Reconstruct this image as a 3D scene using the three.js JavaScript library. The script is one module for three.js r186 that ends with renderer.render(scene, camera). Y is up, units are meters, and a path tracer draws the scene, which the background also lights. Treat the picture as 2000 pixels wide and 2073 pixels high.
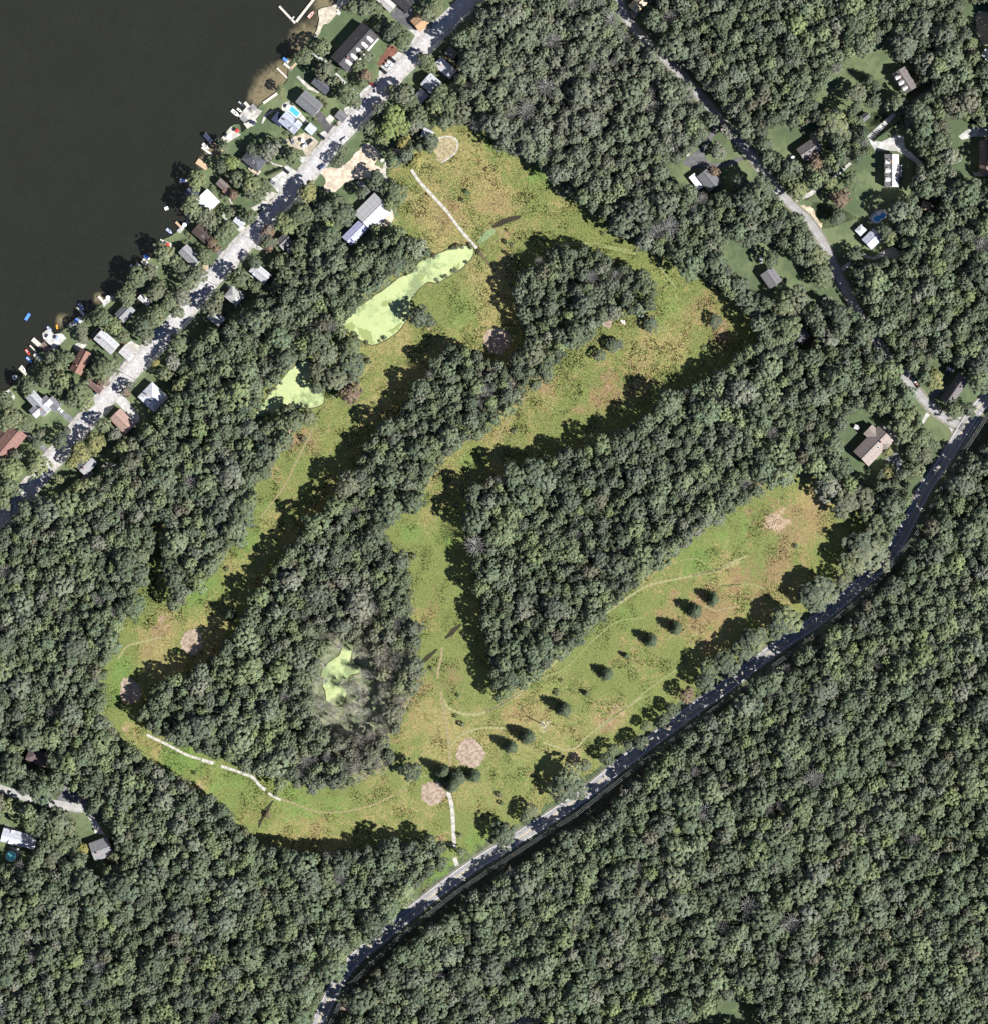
import * as THREE from 'three';
import { Sky } from 'three/addons/objects/Sky.js';
import { mergeGeometries, toCreasedNormals } from 'three/addons/utils/BufferGeometryUtils.js';

// ---------------------------------------------------------------- camera, sky, sun, exposure
const scene = new THREE.Scene();
const CAM_H = 2500, MPP = 0.3;                       // flying height (m), metres per photograph pixel on the ground
const camera = new THREE.PerspectiveCamera(2 * Math.atan(1036.5 * MPP / CAM_H) * 180 / Math.PI, 987 / 1024, 50, 8000);
camera.up.set(0, 0, -1);
camera.position.set(0, CAM_H, 0);
camera.lookAt(0, 0, 0);

const SUN_EL = 41 * Math.PI / 180, SUN_AZ = Math.atan2(0.47, 0.88);
const sunDir = new THREE.Vector3(Math.cos(SUN_EL) * Math.cos(SUN_AZ), Math.sin(SUN_EL), Math.cos(SUN_EL) * Math.sin(SUN_AZ));
const sky = new Sky();
sky.name = 'sky';
sky.scale.setScalar(7000);
sky.material.uniforms.sunPosition.value.copy(sunDir);
sky.material.uniforms.turbidity.value = 2.8;
sky.material.uniforms.rayleigh.value = 0.85;
sky.material.uniforms.mieCoefficient.value = 0.0015;
scene.add(sky);
scene.environmentIntensity = 0.1;

const sun = new THREE.DirectionalLight(new THREE.Color(1, 0.98, 0.935), 5.0);
sun.position.copy(sunDir).multiplyScalar(1500);
sun.castShadow = true;
sun.shadow.radius = 1;
sun.shadow.mapSize.set(4096, 4096);
Object.assign(sun.shadow.camera, { left: -480, right: 480, top: 480, bottom: -480, near: 100, far: 3000 });
scene.add(sun, sun.target);

const renderer = new THREE.WebGLRenderer({ antialias: true });
renderer.toneMapping = THREE.LinearToneMapping;
renderer.toneMappingExposure = 2.28;
renderer.shadowMap.enabled = true;

// ---------------------------------------------------------------- helpers
let seedState = 12345;
const seed = (n) => { seedState = (n * 2654435761) >>> 0; };
const rnd = () => { seedState = (seedState + 0x6d2b79f5) | 0; let t = Math.imul(seedState ^ (seedState >>> 15), 1 | seedState); t = (t + Math.imul(t ^ (t >>> 7), 61 | t)) ^ t; return ((t ^ (t >>> 14)) >>> 0) / 4294967296; };
const rr = (a, b) => a + (b - a) * rnd();
const pick = (a) => a[Math.floor(rnd() * a.length)];
const clamp = (x, a = 0, b = 1) => Math.min(b, Math.max(a, x));
const smooth = (a, b, x) => { const t = clamp((x - a) / (b - a)); return t * t * (3 - 2 * t); };
// value noise
const LAT = new Float32Array(65536);
seed(7); for (let i = 0; i < 65536; i++) LAT[i] = rnd();
function vn(x, y) {
  const ix = Math.floor(x), iy = Math.floor(y); let fx = x - ix, fy = y - iy;
  fx = fx * fx * (3 - 2 * fx); fy = fy * fy * (3 - 2 * fy);
  const a = ix & 255, b = (ix + 1) & 255, c = (iy & 255) << 8, d = ((iy + 1) & 255) << 8;
  const p = LAT[a + c], q = LAT[b + c], r = LAT[a + d], s = LAT[b + d];
  return p + (q - p) * fx + (r - p) * fy + (p - q - r + s) * fx * fy;
}
const fbm = (x, y, o = 4) => { let s = 0, a = 0.5, n = 0; for (let i = 0; i < o; i++) { s += a * vn(x, y); n += a; a *= 0.5; x = x * 2.03 + 17.3; y = y * 2.03 + 5.7; } return s / n; };

// photograph pixels -> points on the ground (or at height h)
const P = (u, v, h = 0) => { const k = MPP * (1 - h / CAM_H); return [(u - 1000) * k, (v - 1036.5) * k]; };
const view = (x0, y0, s) => Object.assign((x, y) => [x0 + x / s, y0 + y / s], { s });
const V = view(0, 0, 0.9455), A = view(500, 0, 3.782), B = view(350, 150, 4.7275), C = view(250, 350, 4.7275), D = view(0, 550, 4.7275), E = view(0, 750, 4.7275),
  F = view(600, 200, 3.782), G = view(600, 450, 3.782), H = view(1200, 0, 4.7275), I = view(1600, 0, 4.7275), J = view(1350, 200, 4.7275), K = view(1650, 200, 5.403),
  L = view(1450, 400, 4.7275), M = view(1600, 650, 4.7275), N = view(0, 1480, 5.909), O = view(1000, 1100, 3.782), Q = view(800, 1400, 3.782), R = view(200, 1200, 3.782),
  S = view(500, 1200, 4.7275), T = view(1400, 900, 3.782), U = view(900, 1950, 2.701), X = view(850, 200, 2.7014), Y = view(700, 950, 4.7275);
const poly = (f, flat) => { const out = []; for (let i = 0; i < flat.length; i += 2) out.push(f(flat[i], flat[i + 1])); return out; };
const toWorld = (pts, h = 0) => pts.map(([u, v]) => P(u, v, h));

const lin = (c) => { c /= 255; return c <= 0.04045 ? c / 12.92 : Math.pow((c + 0.055) / 1.055, 2.4); };
const rgb = (r, g, b) => new THREE.Color().setRGB(lin(r), lin(g), lin(b));
const names = {};
const numbered = (n) => { const k = names[n] = (names[n] ?? -1) + 1; return k ? n + '_' + String(k).padStart(3, '0') : n; };
const shadowy = (o) => { o.castShadow = o.receiveShadow = true; return o; };
function mesh(name, geo, mat, parent) { const m = shadowy(new THREE.Mesh(geo, mat)); m.name = parent ? name : numbered(name); (parent ?? scene).add(m); return m; }
function tag(o, label, category, group) { o.userData.label = label; o.userData.category = category; if (group) o.userData.group = group; return o; }
function thing(name, label, category, [x, z], turn = 0, group, y = 0) { const g = new THREE.Group(); g.name = numbered(name); g.position.set(x, y, z); g.rotation.y = turn; scene.add(g); return tag(g, label, category, group); }
const structure = (o) => { o.userData.kind = 'structure'; return o; };
const stuff = (o) => { o.userData.kind = 'stuff'; return o; };
const std = (color, roughness = 0.9, more = {}) => new THREE.MeshStandardMaterial({ color, roughness, ...more });

function tex(w, h, fn, srgb = true, rep) {
  const d = new Uint8Array(w * h * 4);
  for (let j = 0; j < h; j++) for (let i = 0; i < w; i++) { const c = fn(i, j), o = (j * w + i) * 4; d[o] = clamp(c[0], 0, 255); d[o + 1] = clamp(c[1], 0, 255); d[o + 2] = clamp(c[2], 0, 255); d[o + 3] = 255; }
  const t = new THREE.DataTexture(d, w, h); t.magFilter = THREE.LinearFilter; t.minFilter = THREE.LinearFilter;
  t.wrapS = t.wrapT = THREE.RepeatWrapping; if (srgb) t.colorSpace = THREE.SRGBColorSpace; if (rep) t.repeat.set(...rep); t.needsUpdate = true; return t;
}
// tiling noise of n cells on a w-pixel tile
const tileN = (i, j, w, n, s = 0) => { const x = i / w * n, y = j / w * n, ix = Math.floor(x), iy = Math.floor(y); let fx = x - ix, fy = y - iy; fx = fx * fx * (3 - 2 * fx); fy = fy * fy * (3 - 2 * fy);
  const g = (a, b) => LAT[(((a % n) + s * 37) & 255) + ((((b % n) + s * 91) & 255) << 8)]; const p = g(ix, iy), q = g(ix + 1, iy), r = g(ix, iy + 1), t = g(ix + 1, iy + 1); return p + (q - p) * fx + (r - p) * fy + (p - q - r + t) * fx * fy; };
const grey = (amp, n1, n2, sd) => tex(256, 256, (i, j) => { const k = 235 * (1 - amp * (0.45 * tileN(i, j, 256, n1, sd) + 0.3 * tileN(i, j, 256, n2, sd + 1) + 0.25 * tileN(i, j, 256, 128, sd + 2))); return [k, k, k]; });
const PAVE = grey(0.45, 6, 24, 1), SHINGLE = tex(256, 256, (i, j) => { const row = Math.floor(j / 16), col = Math.floor((i + (row % 2) * 12) / 24); const k = 200 + 50 * LAT[(col * 13 + row * 57) & 65535] - (j % 16 < 2 ? 45 : 0) - 25 * tileN(i, j, 256, 6, 4); return [k, k, k]; });
const BOARD = tex(256, 256, (i, j) => { const b = Math.floor(j / 16); const k = 190 + 55 * LAT[b * 31 + 5] - (j % 16 < 2 ? 70 : 0) - 20 * tileN(i, j, 256, 32, 9); return [k, k, k]; });
const worldRep = (t, metres) => { const c = t.clone(); c.repeat.set(1 / metres, 1 / metres); c.needsUpdate = true; return c; };

// outlines: smooth curve through points, ragged closed outline
function curvePts(pts, n, closed = false) { const c = new THREE.CatmullRomCurve3(pts.map(([x, z]) => new THREE.Vector3(x, 0, z)), closed, 'centripetal'); return c.getSpacedPoints(n).map((p) => [p.x, p.z]).slice(0, closed ? n : undefined); }
function ragged(pts, amp = 0.6, step = 2, k = 0.35) {
  let len = 0; for (let i = 0; i < pts.length; i++) len += Math.hypot(pts[i][0] - pts[(i + 1) % pts.length][0], pts[i][1] - pts[(i + 1) % pts.length][1]);
  return curvePts(pts, Math.max(12, Math.min(400, Math.round(len / step))), true).map(([x, z]) => [x + amp * 2 * (fbm(x * k, z * k, 2) - 0.5), z + amp * 2 * (fbm(x * k + 90, z * k + 40, 2) - 0.5)]);
}
function straight(pts, amp = 0.12, step = 1.2) { const out = []; pts.forEach((p, i) => { const q = pts[(i + 1) % pts.length], n = Math.max(1, Math.round(Math.hypot(q[0] - p[0], q[1] - p[1]) / step)); for (let k = 0; k < n; k++) { const x = p[0] + (q[0] - p[0]) * k / n, z = p[1] + (q[1] - p[1]) * k / n; out.push([x + amp * 2 * (fbm(x * 0.6, z * 0.6, 2) - 0.5), z + amp * 2 * (fbm(x * 0.6 + 31, z * 0.6, 2) - 0.5)]); } }); return out; }
const GD = 660;                                       // ground texture covers GD x GD metres
function sheet(name, pts, y, mat, { parent, uv = 'metres', holes = [] } = {}) {
  let c = pts.map(([x, z]) => new THREE.Vector2(x, z)); if (!THREE.ShapeUtils.isClockWise(c)) c.reverse();
  const hs = holes.map((h) => { const q = h.map(([x, z]) => new THREE.Vector2(x, z)); if (THREE.ShapeUtils.isClockWise(q)) q.reverse(); return q; });
  const f = THREE.ShapeUtils.triangulateShape(c, hs), all = [c, ...hs].flat(), pos = [], nor = [], uvs = [];
  for (const p of all) { pos.push(p.x, y, p.y); nor.push(0, 1, 0); uvs.push(...(uv === 'ground' ? [p.x / GD + 0.5, p.y / GD + 0.5] : [p.x, p.y])); }
  const idx = []; for (const [a, b, d] of f) { const cr = (all[b].x - all[a].x) * (all[d].y - all[a].y) - (all[b].y - all[a].y) * (all[d].x - all[a].x); idx.push(...(cr < 0 ? [a, b, d] : [a, d, b])); }
  const g = new THREE.BufferGeometry(); g.setAttribute('position', new THREE.Float32BufferAttribute(pos, 3)); g.setAttribute('normal', new THREE.Float32BufferAttribute(nor, 3)); g.setAttribute('uv', new THREE.Float32BufferAttribute(uvs, 2)); g.setIndex(idx);
  return mesh(name, g, mat, parent);
}
function ribbonGeo(pts, width0, y, from = -0.5, to = 0.5, ragg0 = 0, taper = false) {
  const pos = [], nor = [], uv = [], idx = []; let s = 0;
  pts.forEach((p, i) => { const a = pts[Math.max(0, i - 1)], b = pts[Math.min(pts.length - 1, i + 1)], l = Math.hypot(b[0] - a[0], b[1] - a[1]) || 1, nx = -(b[1] - a[1]) / l, nz = (b[0] - a[0]) / l;
    const tp = taper ? Math.sqrt(Math.sin(Math.PI * (0.02 + 0.96 * i / (pts.length - 1)))) : 1, width = width0 * tp, ragg = ragg0 * tp;
    if (i) s += Math.hypot(p[0] - pts[i - 1][0], p[1] - pts[i - 1][1]);
    for (const e of [from, to]) { const w = e * width + ragg * (fbm(s * 0.4 + e * 50, 3.3, 2) - 0.5) * 2; pos.push(p[0] + nx * w, y, p[1] + nz * w); nor.push(0, 1, 0); uv.push(w, s); } 
    if (i) { const k = i * 2; idx.push(k - 2, k, k - 1, k - 1, k, k + 1); } });
  const g = new THREE.BufferGeometry(); g.setAttribute('position', new THREE.Float32BufferAttribute(pos, 3)); g.setAttribute('normal', new THREE.Float32BufferAttribute(nor, 3)); g.setAttribute('uv', new THREE.Float32BufferAttribute(uv, 2)); g.setIndex(idx);
  // faces up
  const A0 = new THREE.Vector3(...pos.slice(0, 3)), B0 = new THREE.Vector3(...pos.slice(6, 9)), C0 = new THREE.Vector3(...pos.slice(3, 6));
  if (B0.sub(A0).cross(C0.sub(A0)).y < 0) for (let i = 0; i < idx.length; i += 3) { const t = idx[i + 1]; idx[i + 1] = idx[i + 2]; idx[i + 2] = t; }
  g.setIndex(idx); return g;
}
const inPoly = (pts, x, y) => { let c = false; for (let i = 0, j = pts.length - 1; i < pts.length; j = i++) { const [a, b] = pts[i], [d, e] = pts[j]; if ((b > y) !== (e > y) && x < (d - a) * (y - b) / (e - b) + a) c = !c; } return c; };

// ---------------------------------------------------------------- outlines of the place, traced in photograph pixels
const LAKE = [[-1400, -1400], [720, -1400], ...poly(A, [720, -60, 690, 20, 640, 48, 570, 62, 548, 80, 555, 150, 545, 215, 520, 275, 470, 310, 440, 350, 400, 400, 372, 450, 330, 500, 318, 560, 305, 625, 262, 668]),
  ...poly(B, [1000, 175, 930, 225, 868, 275, 820, 320, 790, 380, 745, 420, 735, 470, 660, 560, 640, 480, 560, 500, 470, 615, 420, 670, 470, 760, 440, 800, 350, 770, 300, 830, 300, 900, 170, 960, 140, 1050, 135, 1150, 130, 1260, 115, 1350]),
  ...poly(C, [600, 400, 640, 455, 575, 520, 505, 570, 450, 610, 380, 640, 350, 690, 330, 770, 250, 830, 150, 900, 60, 940]),
  ...poly(D, [1180, 165, 1060, 235, 940, 345, 830, 415, 760, 440, 650, 525, 560, 600, 520, 650, 470, 700, 400, 740, 370, 800, 330, 860, 260, 940, 190, 1040, 90, 1120, 0, 1190, -200, 1330]), [-1400, 1700]];
const POND1 = poly(G, [1358, 200, 1300, 182, 1200, 200, 1080, 250, 940, 310, 900, 380, 780, 430, 700, 500, 610, 560, 540, 610, 460, 660, 400, 730, 345, 800, 330, 850, 420, 850, 480, 890, 580, 935, 650, 915, 760, 850, 835, 765, 870, 680, 880, 590, 940, 510, 1010, 460, 1080, 462, 1180, 405, 1290, 325, 1345, 260]);
const POND2 = poly(V, [490, 797, 510, 764, 535, 735, 560, 705, 588, 688, 602, 702, 594, 733, 617, 750, 620, 772, 590, 781, 556, 780, 525, 791]);
const POND_BANK = poly(V, [478, 815, 505, 755, 555, 700, 600, 675, 645, 648, 720, 690, 700, 722, 640, 772, 565, 832, 520, 830]);
const MARSH = poly(V, [640, 1222, 682, 1232, 722, 1268, 742, 1330, 722, 1392, 680, 1412, 622, 1402, 592, 1350, 602, 1280]);
const SWAMP = poly(S, [930, 440, 1010, 480, 1010, 560, 990, 680, 1090, 700, 1090, 760, 990, 800, 970, 860, 950, 960, 900, 1080, 780, 1040, 740, 900, 720, 760, 800, 660, 900, 590]);
const MEADOWS = [
  poly(V, [740, 328, 800, 300, 835, 290, 850, 248, 890, 240, 940, 270, 1000, 308, 1065, 345, 1112, 390, 1160, 424, 1215, 474, 1280, 505, 1345, 535, 1380, 560, 1405, 590, 1440, 620, 1440, 655, 1370, 705, 1290, 752, 1210, 808, 1130, 846, 1050, 866, 960, 900, 895, 930, 855, 965, 835, 985, 812, 962, 833, 910, 865, 868, 935, 825, 1000, 775, 1010, 740, 975, 705, 930, 685, 880, 663, 840, 640, 760, 640, 730, 560, 800, 520, 840, 490, 800, 470, 770, 440, 765, 400]),
  poly(V, [860, 480, 840, 490, 790, 525, 740, 545, 700, 590, 655, 625, 640, 652, 700, 662, 722, 690, 700, 722, 662, 748, 625, 775, 600, 803, 570, 832, 530, 880, 500, 930, 470, 1000, 440, 1060, 415, 1095, 370, 1140, 330, 1188, 265, 1195, 245, 1180, 225, 1230, 207, 1290, 203, 1360, 240, 1392, 290, 1400, 262, 1368, 303, 1303, 380, 1280, 426, 1244, 456, 1204, 480, 1150, 506, 1105, 546, 1055, 596, 1000, 646, 940, 686, 880, 706, 845, 756, 795, 802, 724, 855, 662, 900, 640, 920, 560]),
  poly(V, [205, 1362, 290, 1400, 340, 1420, 420, 1455, 480, 1475, 540, 1503, 600, 1508, 680, 1502, 730, 1478, 755, 1452, 747, 1420, 772, 1380, 792, 1330, 806, 1290, 800, 1200, 794, 1150, 790, 1110, 768, 1060, 738, 1020, 770, 985, 812, 962, 850, 972, 885, 1000, 905, 1080, 915, 1150, 925, 1230, 935, 1300, 945, 1348, 1000, 1318, 1060, 1265, 1130, 1208, 1205, 1133, 1255, 1093, 1325, 1033, 1400, 988, 1450, 948, 1505, 918, 1540, 902, 1600, 935, 1640, 990, 1680, 1040, 1690, 1070, 1655, 1103, 1610, 1143, 1560, 1183, 1500, 1223, 1440, 1267, 1390, 1307, 1340, 1342, 1280, 1387, 1200, 1447, 1120, 1512, 1040, 1567, 960, 1617, 890, 1662, 840, 1697, 800, 1727, 755, 1752, 790, 1705, 835, 1672, 852, 1640, 842, 1600, 780, 1607, 700, 1617, 640, 1627, 580, 1627, 500, 1610, 465, 1575, 430, 1540, 370, 1500, 310, 1460, 265, 1430, 230, 1400]),
];
const GAP = poly(V, [300, 985, 322, 1000, 318, 1060, 330, 1120, 332, 1190, 265, 1195, 262, 1130, 290, 1060]);
const ISLAND = poly(X, [610, 900, 700, 840, 900, 830, 1090, 925, 1220, 965, 1280, 1050, 1250, 1130, 1170, 1175, 1040, 1175, 960, 1240, 930, 1300, 850, 1340, 730, 1450, 690, 1560, 560, 1570, 500, 1450, 570, 1380, 600, 1300, 560, 1200, 525, 1100, 530, 1000]);
const YARDS = poly(V, [560, -60, 935, -60, 905, 30, 870, 80, 850, 125, 880, 165, 850, 215, 800, 245, 755, 280, 735, 330, 762, 380, 755, 430, 715, 475, 660, 475, 620, 430, 580, 445, 545, 470, 520, 520, 490, 580, 450, 610, 395, 640, 345, 690, 330, 760, 290, 810, 255, 850, 215, 890, 165, 930, 110, 965, 60, 965, -60, 1020, -60, 790, 0, 750, 150, 610, 300, 460, 420, 250, 560, 100]);
const LAWNS = [
  poly(I, [900, 330, 960, 420, 1080, 520, 1140, 650, 1060, 720, 1000, 860, 1120, 980, 1000, 1090, 860, 1190, 760, 1290, 700, 1200, 760, 1060, 560, 960, 500, 1080, 260, 1060, 220, 950, 400, 780, 560, 580, 760, 560, 820, 440]),
  poly(J, [990, 300, 1380, 270, 1500, 330, 1500, 420, 1480, 560, 1300, 640, 1150, 600, 1050, 520, 960, 420]),
  poly(J, [0, 640, 150, 600, 380, 360, 470, 250, 640, 350, 760, 540, 830, 700, 850, 790, 740, 820, 560, 900, 280, 890, 100, 830, 0, 780]),
  poly(K, [480, 170, 780, 150, 900, 170, 1000, 400, 1100, 600, 1000, 900, 1000, 1080, 700, 1130, 450, 1300, 0, 1400, 0, 1000, 200, 880, 420, 720, 620, 600, 600, 480]),
  poly(K, [1450, 240, 1680, 240, 1750, 330, 1950, 330, 1950, 1000, 1720, 900, 1550, 950, 1500, 700]),
  poly(L, [60, 480, 250, 420, 500, 450, 700, 620, 900, 700, 1100, 800, 1180, 880, 1240, 1000, 1230, 1080, 1000, 1080, 800, 900, 500, 960, 400, 930, 280, 880, 150, 720, 50, 600]),
  poly(L, [880, 60, 1100, 60, 1400, 200, 1650, 80, 1700, 200, 1650, 500, 1750, 560, 1400, 640, 1300, 690, 1180, 760, 1100, 650, 1100, 420, 960, 330]),
  poly(M, [600, 860, 850, 890, 1000, 960, 1100, 1050, 1110, 1350, 900, 1400, 750, 1600, 600, 1500, 480, 1330, 430, 1150, 520, 1000]),
  poly(M, [1360, 370, 1480, 370, 1560, 440, 1660, 520, 1700, 640, 1740, 800, 1650, 900, 1500, 880, 1400, 700, 1330, 600, 1290, 500]),
  poly(M, [1150, 750, 1300, 760, 1430, 920, 1510, 1050, 1480, 1200, 1430, 1330, 1330, 1560, 1200, 1650, 1120, 1600, 1300, 1300, 1300, 1020]),
  poly(N, [940, 1000, 1180, 960, 1330, 1170, 1340, 1270, 1240, 1560, 1260, 1750, 1050, 1710, 1100, 1550, 1000, 1320, 920, 1290]),
  poly(N, [-80, 1100, 180, 850, 280, 870, 300, 1100, 280, 1200, 450, 1250, 380, 1450, 220, 1570, -80, 1560]),
  poly(H, [400, 150, 470, 70, 560, 60, 600, 110, 500, 190, 420, 200]),
  poly(U, [1300, 350, 1480, 225, 1680, 175, 1730, 350]),
  poly(I, [1640, 60, 1900, 60, 1900, 640, 1780, 560, 1700, 320]),
];
const ROADS = {
  lake: { pts: poly(V, [960, -60, 905, -5, 832, 66, 770, 128, 716, 188, 660, 248, 602, 316, 545, 383, 478, 455, 405, 535, 346, 606, 290, 668, 240, 722, 182, 786, 132, 842, 88, 896, 40, 955, -60, 1075]), w: 7.6 },
  east: { pts: poly(V, [1178, -60, 1184, 0, 1197, 32, 1222, 66, 1256, 98, 1292, 132, 1332, 176, 1367, 216, 1402, 256, 1440, 302, 1473, 348, 1510, 388, 1550, 428, 1580, 475, 1601, 522, 1627, 572, 1660, 625, 1691, 672, 1731, 722, 1768, 766, 1800, 795, 1842, 818]), w: 4.8 },
  south: { pts: poly(V, [1960, 680, 1885, 765, 1858, 798, 1838, 830, 1805, 884, 1772, 932, 1747, 982, 1722, 1032, 1694, 1072, 1656, 1108, 1612, 1148, 1562, 1188, 1502, 1228, 1442, 1272, 1392, 1312, 1342, 1347, 1282, 1392, 1202, 1452, 1122, 1517, 1042, 1572, 962, 1622, 892, 1667, 802, 1735, 732, 1793, 684, 1832, 652, 1872, 627, 1920, 600, 1980, 575, 2040]), w: 7.2 },
  lane: { pts: poly(N, [-150, 660, 0, 692, 150, 740, 400, 805, 650, 872, 850, 905, 1000, 925]), w: 5.2 },
};
for (const r of Object.values(ROADS)) { const w = toWorld(r.pts); let len = 0; for (let i = 1; i < w.length; i++) len += Math.hypot(w[i][0] - w[i - 1][0], w[i][1] - w[i - 1][1]); r.world = curvePts(w, Math.round(len / 3)); }

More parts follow.
